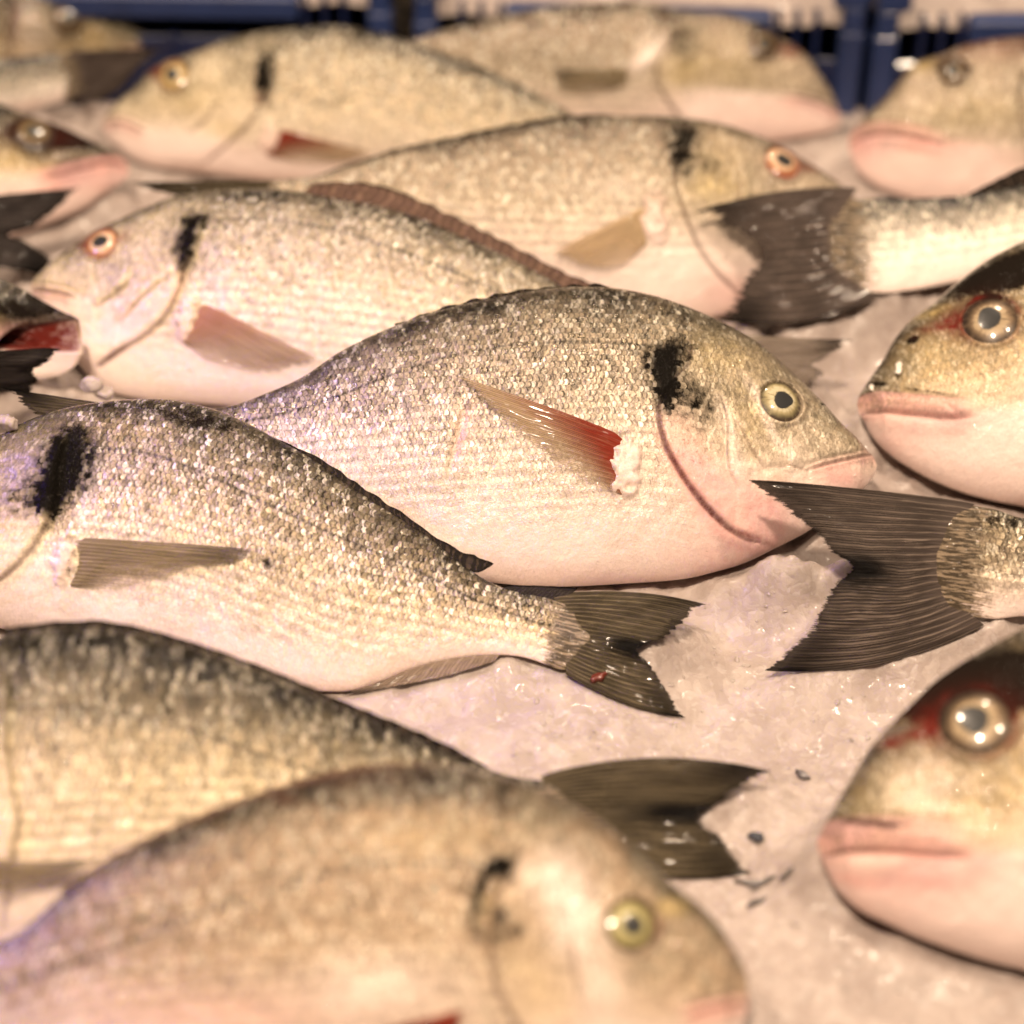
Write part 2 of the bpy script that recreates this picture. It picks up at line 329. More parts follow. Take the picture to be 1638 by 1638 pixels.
PUPIL = plain('pupil', (.03, .03, .03), .3, 1.0)
CRUMB = plain('white_crumb', (.82, .74, .66), .4, .3, .0002, 900)

# ------------------------------------------------------------------ the fish
ALL = []                                       # (xyz of the underside) for bedding the fish in ice
class Fish:
    def __init__(s, name, label, group, A, snout, ped, back, belly, mat, droop=0.0, twist=.0, thick=.40, blunt=.0, nx=300, nv=150, mouth=None, lips=(.5, .5),
                 gill=None, preop=(), lateral=None, blobs=(), lines=(), eye=None, eyekind='cream', fins=(), tail=None, tailmat='grey', open_mouth=None,
                 scl_head=.38, gape=.0, seed=1, bass=False, jaw=None, eyered=0.0):
        s.seed = seed
        P = [at(a[:2], a[2]) for a in A]
        n = np.cross(P[1]-P[0], P[2]-P[0]); n /= np.linalg.norm(n)
        if n@(CAM-P[0]) < 0: n = -n
        s.n = n; s.w = lambda x, y: np.zeros_like(x); s.O = P[0]; s.e1 = RIGHT; s.e2 = UP; s.L = 1
        s.th = lambda x, y: np.zeros_like(x)
        d = ray(snout)[0]; O = CAM+d*(((P[0]-CAM)@n)/(d@n)); d = ray(ped)[0]; Q = CAM+d*(((P[0]-CAM)@n)/(d@n))
        s.L = L = np.linalg.norm(Q-O); s.e1 = (Q-O)/L; s.O = O
        e2 = np.cross(n, s.e1)
        s.e2 = e2 if e2@UP > 0 else -e2
        def w(x, y):
            k = np.clip(x/L-.5, 0, 2)
            return -droop*k*k-twist*y*sstep(.55, 1.1, x/L)
        s.w = w
        top = spline(np.vstack([[[0, 0]], s.loc(back)]), 14); bot = spline(np.vstack([[[0, 0]], s.loc(belly)]), 14)
        top[:, 0] = np.maximum.accumulate(np.maximum(top[:, 0], 0)+np.arange(len(top))*1e-9); bot[:, 0] = np.maximum.accumulate(np.maximum(bot[:, 0], 0)+np.arange(len(bot))*1e-9)
        xe = min(top[-1, 0], bot[-1, 0]); s.xe = xe
        s.top = lambda x: np.interp(x, top[:, 0], top[:, 1]); s.bot = lambda x: np.interp(x, bot[:, 0], bot[:, 1])
        amax = max((s.top(x)-s.bot(x))/2 for x in np.linspace(0, xe, 60)); s.amax = amax
        ux = [0, .03, .08, .18, .30, .45, .6, .75, .9, 1.0, 1.3]; ug = [.0, .36, .56, .84, 1, .97, .8, .50, .22, .075, .04]
        def half(x): return np.maximum((s.top(x)-s.bot(x))/2, 1e-5)
        def b(x): return np.minimum(thick*amax*np.interp(x/xe, ux, ug), .9*half(x))
        s.b, s.half = b, half
        def eta(x, y): return (y-(s.top(x)+s.bot(x))/2)/half(x)
        s.eta = eta
        s.th = lambda x, y: b(x)*np.maximum(1-np.minimum(np.abs(eta(x, y)), 1)**2.2, 0)**.56
        s.ppm = F/np.linalg.norm(CAM-(O+Q)/2)             # photo pixels per metre here
        sina = abs(n@((CAM-O)/np.linalg.norm(CAM-O)))
        s.sina = sina
        lpx = lambda q: q/s.ppm
        # ---- feature curves, in the fish's own frame
        C = lambda pts: spline(s.loc(pts, surf=True), 8)
        gl = C(gill) if gill is not None else np.array([[(.27+.03*(1-abs(q)))*xe, q*.75*amax] for q in np.linspace(.6, -.8, 20)])
        mo = C(mouth) if mouth is not None else None
        pres = [C(p) for p in preop]
        la = C(lateral) if lateral is not None else None
        # ---- body surface
        u = np.linspace(0, 1, nx); x = xe*(.3*u+.7*u*u) if not bass else xe*(.5*u+.5*u*u)
        x0 = open_mouth['x'] if open_mouth else 0
        if open_mouth: x = np.maximum(x, x0)*1.0; x = x0+(xe-x0)*(.5*u+.5*u*u)
        tw = np.zeros_like(x); ext = np.linspace(0, 1, 15)[1:]*.995
        he = (s.top(xe)-s.bot(xe))/2
        x = np.concatenate([x, xe+ext*he*.9]); tw = np.concatenate([tw, ext]); nx = len(x)
        ph = np.concatenate([np.linspace(0, math.pi, nv), np.linspace(math.pi, 2*math.pi, 40)[1:-1]])
        m = len(ph); vis = np.sin(ph) >= -1e-9
        X = np.repeat(x[:, None], m, 1); H = (half(x)*np.sqrt(1-tw**2)**.8)[:, None]; yc = ((s.top(x)+s.bot(x))/2)[:, None]
        E = np.cos(ph)[None]*np.ones_like(X); Y = yc+H*E
        Zp = (b(x)*(1-.95*tw))[:, None]*np.maximum(1-np.abs(E)**2.2, 0)**.56
        side = np.where(vis, 1.0, -1.0)[None]
        D = np.zeros_like(X)
        env = (1-tw)[:, None]*np.clip(1-np.abs(E)**6, 0, 1)*np.minimum(x/(.02*xe), 1)[:, None]
        sd = X-np.interp(Y, gl[np.argsort(gl[:, 1]), 1], gl[np.argsort(gl[:, 1]), 0])   # behind (+) the gill edge
        D += .0026*sstep(-.030, -.001, sd)*(1-sstep(-.0005, .0012, sd))*sstep(-1.02, -.8, E)*sstep(.8, .5, E)
        dg, _ = dist_poly(X, Y, gl)
        D -= .0009*np.exp(-(dg/.0012)**2)
        LINE = .55*np.exp(-(dg/.0007)**2)*sstep(-1.05, -.7, E)*sstep(.75, .55, E)
        for p in pres:
            dd, f = dist_poly(X, Y, p); k = np.sin(np.clip(f, 0.02, .98)*math.pi)**.5
            side_ = X-np.interp(Y, p[np.argsort(p[:, 1]), 1], p[np.argsort(p[:, 1]), 0]); D += k*.0016*sstep(-.012, -.0004, side_)*(1-sstep(-.0004, .0012, side_))*np.exp(-(dd/.012)**2); D -= .0011*np.exp(-(dd/.0015)**2)*k; LINE += .55*np.exp(-(dd/.0007)**2)*k
        PINK = np.zeros_like(X); RED = np.zeros_like(X); BLK = np.zeros_like(X); DARK = np.zeros_like(X); GOLD = np.zeros_like(X); WHT = np.zeros_like(X)
        if mo is not None:
            dd, f = dist_poly(X, Y, mo); ym = np.interp(X, mo[np.argsort(mo[:, 0]), 0], mo[np.argsort(mo[:, 0]), 1])
            Lw = lips[0]*.01; fade = np.exp(-np.maximum(X-mo[:, 0].max(), 0)/.002)*sstep(1.02, .72, f)**.5
            la_ = min(1, Lw/.0075); D += la_*fade*(.0021*np.exp(-((dd-Lw*.55)/(Lw*.42))**2)*(Y > ym)+.0015*np.exp(-((dd-Lw*.5)/(Lw*.45))**2)*(Y <= ym))
            D -= (.0008+.0014*la_)*np.exp(-(dd/.0010)**2)*fade
            LINE += .7*np.exp(-(dd/.0006)**2)*fade
            lipu = fade*sstep(Lw*1.15, Lw*.95, dd)*(Y > ym); PINK += lipu*lips[1]; LINE += lipu*.45*lips[1]*(.4+.6*sstep(.35, .9, dd/Lw))
            PINK += fade*.55*np.exp(-(dd/.004)**2)*(Y <= ym); RED += .25*fade*np.exp(-((dd-.0012)/.0016)**2)*(Y <= ym)
            LINE += .35*fade*np.exp(-((dd-Lw*1.08)/.0006)**2)*(Y > ym); D -= .0008*fade*np.exp(-((dd-Lw*1.1)/.0009)**2)*(Y > ym)
            if jaw: WHT += jaw*sstep(.002, -.004, Y-ym-.002)*sstep(gl[:, 0].max()*1.0, gl[:, 0].max()*.6, X); PINK += .35*jaw*sstep(.002, -.004, Y-ym)*sstep(.5, .1, X/xe)
        LAT = np.zeros_like(X)
        if la is not None:
            dd, f = dist_poly(X, Y, la); LAT = np.exp(-(dd/.0007)**2)*(f < .999)
        for kind, p, rx, ry, amt in blobs:
            q = s.loc([p], surf=True)[0]; rr = np.exp(-(((X-q[0])/lpx(rx))**2+((Y-q[1])/(lpx(ry)/sina))**2))
            tgt = dict(blk=BLK, red=RED, pink=PINK, dark=DARK, gold=GOLD, white=WHT).get(kind)
            if kind == 'bump': D += amt*rr
            elif kind == 'flesh':
                g = sstep(.25, .75, rr+.5*fbm(X*330, Y*330, seed+31, 3)); D += amt*g*.8; WHT += .42*g; PINK += .30*g; DARK += .22*g*sstep(-.1, .25, fbm(X*420, Y*420, seed+37, 2))
            else: tgt += amt*rr
        for kind, p, wd, amt in lines:
            q = C(p); dd, f = dist_poly(X, Y, q); rr = np.exp(-(dd/lpx(wd))**2)*np.sin(np.clip(f, .03, .97)*math.pi)**.4
            if kind == 'groove': D += amt*rr; continue
            dict(blk=BLK, red=RED, pink=PINK, dark=DARK, gold=GOLD, white=WHT, line=LINE)[kind][...] += amt*rr
        D += .0009*fbm(X*55, Y*55, seed)*sstep(.0, .05, x)[:, None]+.00035*fbm(X*190, Y*190, seed+5, 3)
        if eye is not None:
            q = s.loc([eye[:2]], surf=True)[0]; R = lpx(eye[2]); s.eq, s.eR = q, R
            rr = np.hypot(X-q[0], Y-q[1])/R
            D += .0011*np.exp(-((rr-1.14)/.13)**2)-.0028*sstep(1.1, .85, rr)
            DARK += .42*np.exp(-((rr-1.10)/.13)**2)*sstep(-1.0, .8, (Y-q[1])/R)  # dark eyelid ring, its upper half deepened by painted-in brow shadow
            LINE += .3*np.exp(-((rr-1.03)/.05)**2)
            RED += eyered*np.exp(-((rr-1.13)/.15)**2)*np.clip(.55+2.2*fbm(X*110, Y*110, seed+3, 3), 0, 1.2)
        s.Dfun = None
        Z = np.where(side > 0, Zp+D*env, -Zp+.0003*fbm(X*60, Y*60, seed))
        Z = np.where(side > 0, np.maximum(Z, Zp*.2), Z)
        Wd = w(X, Y)
        if open_mouth:                         # jaws apart: the cheek between them is drawn back
            X = X+np.exp(-(x-x0)/.02)[:, None]*open_mouth['gape']*np.clip(np.sin(ph), 0, 1)[None]**.8*(1-.35*E)
            Wd = w(X, Y)
        V = s.world(X, Y, Z+Wd)
        scl = np.clip(sstep(-.004, .006, sd)*(1-.0)+scl_head, 0, 1)*(.18+.82*sstep(-.97, -.35, E+.12*fbm(X*40, Y*40, seed+9)))
        scl *= np.clip(1-PINK-WHT*.7, 0, 1)
        arc = Y-yc+0*H
        arc = np.where(side > 0, arc, -2*H-arc+.9)
        # extra foreshortening compensation: true distance over the curved side
        quads = grid_quads(nx, m, True)
        V = V.reshape(-1, 3)
        c1 = np.stack([BLK, np.clip(RED, 0, 1.2), np.clip(PINK, 0, 1), np.ones_like(X)], -1).reshape(-1, 4)
        c2 = np.stack([DARK, np.clip(GOLD, 0, 1), scl, np.ones_like(X)], -1).reshape(-1, 4)
        c3 = np.stack([LAT, np.clip(LINE, 0, 1), np.clip(WHT, 0, 1), np.ones_like(X)], -1).reshape(-1, 4)
        fx, fs, et = X.ravel(), arc.ravel(), E.ravel(); twv = np.repeat(sstep(xe-he*1.1, xe+he*.5, x), m)
        nb = len(V)
        # closed ends
        if open_mouth:
            # the lining of the open mouth: rings going back inside the head
            k, dep = 10, open_mouth['depth']; ring = np.arange(m); extra = []
            yy = Y[0]-yc[0]; zz = Z[0]+Wd[0]
            for i in range(1, k+1):
                f = i/k; g = 1-.16*min(1, f*3)-.55*f*f
                extra.append(s.world(X[0]*(1-f)+(x0+dep)*f-.0015*math.sin(min(1, f*4)*math.pi), yc[0]+yy*g, zz*g-.004*f))
            V = np.vstack([V]+extra)
            q2 = []
            prev = ring
            for i in range(k):
                cur = nb+i*m+np.arange(m); q2.append(np.stack([prev, cur, np.roll(cur, -1), np.roll(prev, -1)], -1)); prev = cur
            quads = np.vstack([quads]+q2)
            pad = m*k; f = np.repeat(np.arange(1, k+1)/k, m)
            one = np.ones(pad)
            c1 = np.vstack([c1, np.stack([.7*sstep(.3, .9, f), .9+.6*sstep(.05, .4, f), .35*one, one], -1)])
            c2 = np.vstack([c2, np.stack([0*one, 0*one, 0*one, one], -1)]); c3 = np.vstack([c3, np.stack([0*one, 0*one, 0*one, one], -1)])
            fx = np.concatenate([fx, f*.03]); fs = np.concatenate([fs, np.tile(arc[0], k)]); et = np.concatenate([et, -.6*one]); twv = np.concatenate([twv, 0*one])
        base = np.array([*(s.O+s.e1*.5*xe)[:2], 0.0]); s.base = base
        root = bpy.data.objects.new(name, None); root.empty_display_size = .02; col.objects.link(root); root.location = base
        root['label'] = label; root['category'] = 'fish'
        if group: root['group'] = group
        s.root = root
        end = (nx-1)*m+np.arange(m)
        cen = len(V); V = np.vstack([V, V[end].mean(0)])
        c1, c2, c3 = (np.vstack([c, c[end[0]]]) for c in (c1, c2, c3)); fx, fs, et, twv = (np.append(c, c[end[0]]) for c in (fx, fs, et, twv))
        cap = np.stack([end, np.roll(end, -1), np.full(m, cen), np.full(m, cen)], -1)
        tri = cap[:, :3]
        me_q = quads
        bo = make_mesh('body', V, me_q, mat, root, dict(fx=fx, fs=fs, eta=et, tw=twv), dict(m1=c1, m2=c2, m3=c3), origin=base)
        low = s.world(X, Y, -Zp+Wd)[:, ~vis].reshape(-1, 3); ALL.append(low); ALL.append(s.world(X, Y, Wd-Zp*.2)[:, ::12].reshape(-1, 3))
        if eye is not None: s.make_eye(eyekind, eye)
        for f in fins: s.fin(**f)
        t = tail
        if t is None:
            yt, yb = s.top(xe), s.bot(xe); ym = (yt+yb)/2
            s.fin('tail_fin', None, None, tailmat, lbase=[[xe*.99, yt*.9+ym*.1], [xe*.99, yb*.9+ym*.1]],
                  ledge=[[xe*1.27, ym+.20*xe], [xe*1.2, ym+.10*xe], [xe*1.12, ym], [xe*1.2, ym-.10*xe], [xe*1.27, ym-.20*xe]])
        elif t: s.fin('tail_fin', t[0], t[1], tailmat, **(t[2] if len(t) > 2 else {}))

    def world(s, x, y, z): return s.O+np.asarray(x)[..., None]*s.e1+np.asarray(y)[..., None]*s.e2+np.asarray(z)[..., None]*s.n
    def loc(s, pts, surf=False, lift=0.0):
        d = ray(pts); z = np.full(len(d), lift); dn = d@s.n
        for _ in range(12):
            t = (((s.O-CAM)@s.n)+z)/dn
            q = CAM+d*t[:, None]-s.O; x, y = q@s.e1, q@s.e2
            z = z*.3+.7*(s.w(x, y)+(s.th(np.clip(x, 1e-4, None), y) if surf else 0)+lift)
        return np.stack([x, y], -1)
    def make_eye(s, kind, spec):
        q, R = s.eq, s.eR; h = 1e-3
        f = lambda x, y: (s.w(np.array([x]), np.array([y]))+s.th(np.array([x]), np.array([y])))[0]
        z0 = f(*q); gx, gy = (f(q[0]+R, q[1])-f(q[0]-R, q[1]))/(2*R), (f(q[0], q[1]+R)-f(q[0], q[1]-R))/(2*R)
        gx, gy = np.clip(gx, -.6, .6), np.clip(gy, -.6, .6)
        c = s.world(q[0], q[1], z0-.0010); nn = s.n-gx*s.e1-gy*s.e2; nn /= np.linalg.norm(nn)
        t1 = s.e1-(s.e1@nn)*nn; t1 /= np.linalg.norm(t1); t2 = np.cross(nn, t1)
        def dome(r0, r1, R, hgt, nr, na, off=(0, 0), lift=0.0, lump=0.0):
            r = np.linspace(r0, r1, nr)[:, None]; a = np.linspace(0, 2*math.pi, na, endpoint=False)[None]
            R = R*(1+lump*(np.cos(2*a+s.seed)+.6*np.cos(3*a+2*s.seed))+lump*.9*np.maximum(np.cos(a-math.pi), 0)**6)
            z = hgt*(1-(r*.95)**2.3)
            P = c+(R*r*np.cos(a)+off[0]*R)[..., None]*t1+(R*r*np.sin(a)+off[1]*R)[..., None]*t2+((z+lift+0*R)*np.ones_like(a))[..., None]*nn
            return P.reshape(-1, 3), grid_quads(nr, na, True), (r*np.ones_like(a)).ravel(), (a*np.ones_like(r)).ravel()
        V, Q, er, ea = dome(.001, 1.08, R, R*.25, 26, 60)
        ob = make_mesh('eye', V, Q, EYE[kind], s.root, dict(er=er, ea=ea), origin=s.base)
        pr = spec[3] if len(spec) > 3 else .45
        V, Q, er, ea = dome(.001, 1.0, R*pr, R*.03, 10, 40, lift=R*.225, lump=.10)
        make_mesh('pupil', V, Q, PUPIL, ob, dict(er=er, ea=ea), origin=s.base)
    def fin(s, name, base, edge, mat, mode='mid', n=90, k=36, jag=.07, lift=.0008, lbase=None, ledge=None, rays=20, split=.05, dark=(0, 0), curve=0.0, wave=.0001, bow=0.0, label=None, thick=.0006, rise=0.0):
        sf = mode == 'surf'
        B = spline(np.array(lbase) if lbase is not None else s.loc(base, sf, lift), 10); E = spline(np.array(ledge) if ledge is not None else s.loc(edge, sf, lift), 10)
        r = np.linspace(0, 1, n*3 if k > 20 else n); t = np.linspace(0, 1, k)
        b, e = along(B, r), along(E, r)
        rg = np.random.default_rng(s.seed+len(name))
        ph = rg.random(3)*9
        cut = jag*(.5+.9*vnoise(r*rays*.5, r*0+ph[0], s.seed))+split*(.5-.5*np.cos((r+.06*vnoise(r*5, r*0, s.seed+8))*rays*2*math.pi))*(.4+1.2*np.abs(vnoise(r*rays*.8, r*0+3, s.seed+2)))+jag*.35*np.abs(vnoise(r*rays*3.1, r*0, s.seed+4))
        cut += .045*rg.random(len(r))*(.5+np.abs(vnoise(r*9, r*0, s.seed+21))*2)
        cut *= sstep(-.02, .06, r)*sstep(1.02, .94, r)*.9+.1
        T = t[None]*(1-cut[:, None])
        x = b[:, None, 0]*(1-T)+e[:, None, 0]*T; y = b[:, None, 1]*(1-T)+e[:, None, 1]*T
        if curve:
            dv = e-b; nrm = np.stack([-dv[:, 1], dv[:, 0]], -1)[:, None]; o = curve*np.sin(T*math.pi)[..., None]*nrm; x, y = x+o[..., 0], y+o[..., 1]
        if bow:                                # outer rays bulge outwards
            o = bow*np.linalg.norm(e-b, axis=1).mean()*np.sin(T*math.pi)**.8*(1-2*r)[:, None]; cr_ = b[0]-b[-1]; cr_ = cr_/np.linalg.norm(cr_)
            x, y = x+o*cr_[0], y+o*cr_[1]
        hgt = s.w(x, y)
        if sf:
            xx = np.clip(x, 1e-4, s.xe*.999); hgt = hgt+s.th(xx, y)+lift*(-.9+1.9*sstep(0, .22, T))+rise*T
        wv = wave*np.cos(r*rays*2*math.pi)[:, None]*T*(1.2-T)+min(.0035, .10*max(0, float(np.hypot(*(e-b).T).mean())-.012)+.015*float(np.hypot(*(e-b).T).mean()))*T*fbm(r[:, None]*3+T*1.2, T*2.0+r[:, None]*.5, s.seed+11, 3)*(0.35 if sf else 1)
        if sf: wv = np.maximum(wv, -.0006)
        th = thick*(1-.75*T)*np.minimum(1, 12*np.minimum(r, 1-r)[:, None]+.25)
        V = np.vstack([s.world(x, y, hgt+wv+th).reshape(-1, 3), s.world(x, y, hgt+wv-th).reshape(-1, 3)])
        nr, nt = x.shape; q = grid_quads(nr, nt); q2 = q[:, ::-1]+nr*nt
        i = np.arange(nr-1)*nt; rim = np.stack([i+nt-1, i+nt+nt-1, i+nt+nt-1+nr*nt, i+nt-1+nr*nt], -1)
        j = np.arange(nt-1); s1 = np.stack([j, j+1, j+1+nr*nt, j+nr*nt], -1); s2 = s1[:, ::-1]+(nr-1)*nt
        ft = np.tile((T*1.0).ravel(), 2); fr = np.tile(np.repeat(r, nt), 2)
        fk = (dark[0]*sstep(.36, .04, r))[:, None]*sstep(.60, .92, t)[None]+(dark[1]*sstep(.66, .97, r))[:, None]*sstep(.60, .92, t)[None]
        fk = fk+.5*dark[0]*(sstep(.035, .0, r))[:, None]+.5*dark[1]*(sstep(.965, 1, r))[:, None]
        fk = np.tile(fk.ravel(), 2)
        ob = make_mesh(name, V, np.vstack([q, q2, rim, s1, s2]), FIN[mat], s.root, dict(ft=ft, fr=fr, fk=fk), origin=s.base)
        if label: ob['label'] = label
        if not sf: ALL.append(V[nr*nt:][::3]-s.n*.0005)
        return ob

GB, GS = 'whole sea bream laid out on the ice', 'sea bass between the sea bream'
# positions along the outlines below are read off the photograph (1638 px frame); every fish gets its own resting plane: three (px, py, height in m)
SK = dict(
 gold=skin('golden_bream_skin', seed=1, flank=(.49, .385, .24), low=(.63, .51, .375), upper=(.25, .20, .125), backpos=.90, contrast=1.2, fleck=.45),
 violet=skin('rosy_silver_bream_skin', seed=2, flank=(.45, .365, .27), low=(.57, .465, .375), upper=(.29, .235, .16), back=(.035, .028, .02), backpos=.93, contrast=1.05, metal=.55),
 pale=skin('pale_golden_bream_skin', seed=3, flank=(.58, .47, .325), low=(.66, .55, .43), upper=(.41, .34, .24), backpos=.94, contrast=.95),
 olive=skin('olive_bream_skin', seed=4, flank=(.49, .39, .25), low=(.62, .50, .36), upper=(.19, .155, .10), contrast=1.1, backpos=.82, fleck=.22, scale=(2.3, 4.2)),
 brown=skin('brown_bream_skin', seed=5, flank=(.39, .285, .19), low=(.52, .40, .31), upper=(.29, .21, .14), backpos=.95, contrast=.9, fleck=.3),
 dull=skin('dull_brown_bream_skin', seed=6, flank=(.41, .33, .24), low=(.56, .45, .37), upper=(.33, .26, .19), back=(.08, .058, .04), backpos=.95, contrast=.7),
 head=skin('large_headed_bream_skin', seed=7, flank=(.42, .315, .18), low=(.58, .45, .34), upper=(.22, .165, .095), backpos=.86),
 bass=skin('sea_bass_skin', seed=8, back=(.03, .026, .02), upper=(.09, .07, .045), flank=(.40, .30, .17), low=(.64, .52, .44), backpos=.72),
 silver=skin('silver_bass_skin', seed=9, back=(.04, .04, .045), upper=(.28, .25, .20), flank=(.64, .56, .46), low=(.78, .69, .61), metal=.45, backpos=.86))
BR = 'sea_bream'

# centre fish
Fish(BR, 'silver bream in the middle with a red-based side fin and a cream eye', GB,
 [(860, 462, .083), (880, 935, .014), (1400, 743, .036)], (1403, 744), (236, 690),
 [(1397, 731), (1385, 719), (1366, 699), (1345, 679), (1309, 639), (1279, 609), (1242, 576), (1209, 549), (1150, 515), (1092, 490), (1030, 471), (960, 461), (879, 463), (813, 474), (713, 495), (629, 523), (546, 562), (483, 604), (420, 632), (367, 650), (300, 657), (236, 657)],
 [(1400, 756), (1388, 775), (1362, 796), (1330, 822), (1290, 851), (1240, 877), (1192, 900), (1142, 915), (1092, 926), (1000, 933), (900, 938), (820, 935), (720, 922), (620, 895), (500, 840), (400, 780), (310, 738), (236, 726)],
 SK['violet'], droop=.01, nx=460, nv=230, mouth=[(1397, 727), (1375, 730), (1342, 737), (1312, 745), (1292, 752)], lips=(.20, .25), jaw=.35,
 gill=[(1105, 560), (1098, 585), (1079, 606), (1062, 632), (1053, 656), (1056, 690), (1068, 722), (1092, 763), (1119, 799), (1159, 839), (1199, 866), (1240, 878)],
 preop=[[(1140, 622), (1156, 645), (1164, 680), (1163, 715), (1167, 753), (1182, 782)], [(1172, 660), (1188, 695), (1207, 725), (1226, 753)], [(1225, 753), (1262, 745), (1292, 752)]],
 lateral=[(1062, 556), (960, 547), (880, 548), (780, 557), (673, 583), (560, 626), (450, 662), (300, 690)],
 blobs=[('blk', (1060, 583), 37, 46, .95), ('blk', (1092, 556), 37, 25, .5), ('blk', (1112, 652), 44, 39, .52), ('blk', (1066, 640), 15, 46, .5), ('dark', (1150, 520), 90, 26, .45),
        ('gold', (1150, 570), 70, 35, .5), ('gold', (1200, 680), 40, 60, .55), ('gold', (1235, 770), 20, 20, .4), ('pink', (1200, 830), 60, 40, 1.3), ('white', (1215, 850), 40, 22, .6), ('pink', (1140, 900), 70, 22, .5), ('gold', (1110, 745), 26, 40, .4),
        ('pink', (1345, 765), 40, 16, .8), ('white', (1010, 745), 24, 40, .6), ('flesh', (1000, 748), 24, 44, .0030), ('white', (900, 880), 160, 55, .8), ('pink', (1000, 930), 220, 14, .35), ('gold', (770, 850), 60, 14, .3), ('dark', (1310, 700), 50, 20, .1)],
 lines=[('pink', [(1080, 690), (1118, 760), (1168, 815), (1235, 850)], 34, 1.0), ('dark', [(1312, 646), (1322, 653)], 6, .7), ('groove', [(1215, 598), (1200, 625), (1200, 655), (1222, 684), (1262, 690)], 5, -.0009), ('groove', [(1282, 668), (1310, 700), (1335, 728)], 6, -.0007), ('white', [(1190, 600), (1215, 640), (1240, 700), (1270, 735)], 9, .5), ('red', [(1053, 650), (1060, 700), (1092, 763), (1130, 812), (1170, 848), (1240, 878)], 4.5, .95), ('pink', [(1062, 700), (1100, 765), (1150, 826), (1215, 866)], 18, .6),
        ('groove', [(746, 640), (735, 690), (722, 740), (712, 775)], 7, -.0012), ('pink', [(750, 650), (742, 690), (730, 740)], 14, .5), ('red', [(745, 645), (733, 700), (722, 745)], 4, .22),
        ('white', [(1150, 640), (1170, 700), (1185, 780)], 12, .5)],
 eye=(1250, 642, 34), eyekind='cream', tail=([(242, 656), (238, 727)], [(-5, 618), (60, 690), (0, 770)], dict(dark=(1, 0))), tailmat='olive',
 fins=[dict(name='pectoral_fin', base=[(1022, 706), (1004, 745), (1003, 793)], edge=[(713, 596), (775, 650), (840, 708), (885, 745), (946, 778)], mat='redP', mode='surf', rays=13, jag=.05, rise=.001, lift=.0009),
       dict(name='dorsal_fin', base=[(1010, 474), (960, 466), (879, 470), (813, 482), (713, 503), (640, 526)], edge=[(1000, 464), (955, 451), (879, 456), (815, 462), (710, 488), (630, 517)], mat='dorsal', rays=9, jag=.12, split=.35, k=10),
       dict(name='dorsal_fin_end', base=[(500, 598), (440, 628), (385, 652)], edge=[(470, 600), (420, 615), (372, 648)], mat='black', rays=6, jag=.1, k=10)][:2],
 seed=11)

# golden fish whose tail lies on the ice
Fish(BR, 'golden bream with a dotted side line and its whole forked tail spread on the ice', GB,
 [(280, 640, .076), (300, 1062, .014), (1000, 1020, .024)], (-262, 842), (902, 1015),
 [(-240, 815), (-190, 775), (-120, 735), (-60, 713), (0, 697), (33, 679), (83, 660), (133, 648), (200, 640), (267, 639), (317, 648), (367, 664), (433, 697), (500, 735), (546, 768), (613, 813), (679, 855), (726, 893), (760, 917), (796, 937), (829, 947), (863, 953), (902, 960)],
 [(-255, 870), (-225, 905), (-150, 955), (-50, 993), (50, 1015), (180, 1042), (300, 1064), (430, 1095), (550, 1106), (610, 1090), (660, 1070), (720, 1055), (790, 1048), (840, 1052), (902, 1074)],
 SK['gold'], droop=.012, twist=.12, nx=460, nv=220,
 gill=[(92, 745), (90, 779), (86, 809), (67, 853), (33, 899), (3, 925), (-60, 960)],
 lateral=[(132, 719), (200, 719), (250, 728), (300, 746), (367, 776), (433, 808), (533, 854), (613, 889), (679, 919), (746, 953), (813, 979), (863, 997), (900, 1002)],
 blobs=[('blk', (105, 745), 46, 60, 1.05), ('blk', (120, 690), 49, 30, .4), ('blk', (52, 802), 51, 30, .58), ('blk', (88, 790), 15, 41, .5), ('dark', (330, 680), 60, 20, .4), ('dark', (240, 655), 160, 22, .45), ('gold', (190, 690), 60, 24, .6),
        ('white', (60, 905), 50, 50, .6), ('white', (160, 985), 160, 36, .8), ('gold', (30, 850), 40, 30, .5), ('white', (480, 1060), 160, 24, .4), ('white', (135, 800), 14, 60, .5), ('flesh', (103, 898), 15, 42, .0026), ('dark', (112, 898), 10, 34, .5), ('gold', (890, 1000), 26, 30, .4), ('dark', (840, 965), 50, 14, .5), ('blk', (428, 903), 9, 8, .9)],
 eye=(-105, 740, 34), tail=([(884, 950), (897, 985), (905, 1030), (905, 1078)], [(1133, 968), (1092, 1001), (1066, 1024), (1028, 1040), (1046, 1066), (1066, 1095), (1100, 1148)], dict(bow=.075, n=120, dark=(.5, .7), jag=.05, split=.025, rays=22)), tailmat='olive',
 fins=[dict(name='pectoral_fin', base=[(106, 858), (112, 900), (100, 938)], edge=[(422, 880), (408, 900), (330, 908), (267, 930), (190, 944)], mat='oliveP', mode='surf', rays=12, jag=.06, rise=.0008, dark=(.9, 0)),
       dict(name='dorsal_fin', base=[(420, 700), (500, 745), (546, 778), (613, 821), (679, 864), (726, 902), (762, 915), (784, 906)], edge=[(424, 692), (514, 732), (576, 773), (636, 812), (692, 853), (740, 879), (770, 890), (790, 901)], mat='dorsal', rays=10, jag=.06, split=.15, k=14),
       dict(name='tail_fin_edge', base=[(800, 942), (850, 956), (895, 966)], edge=[(812, 937), (860, 936), (925, 940)], mat='black', rays=6, jag=.0, split=0, k=8),
       dict(name='anal_fin', base=[(800, 1046), (720, 1053), (660, 1068), (600, 1088)], edge=[(790, 1058), (715, 1082), (640, 1097), (545, 1113)], mat='anal', rays=8, jag=.05, k=12, dark=(0, 1))], seed=12)

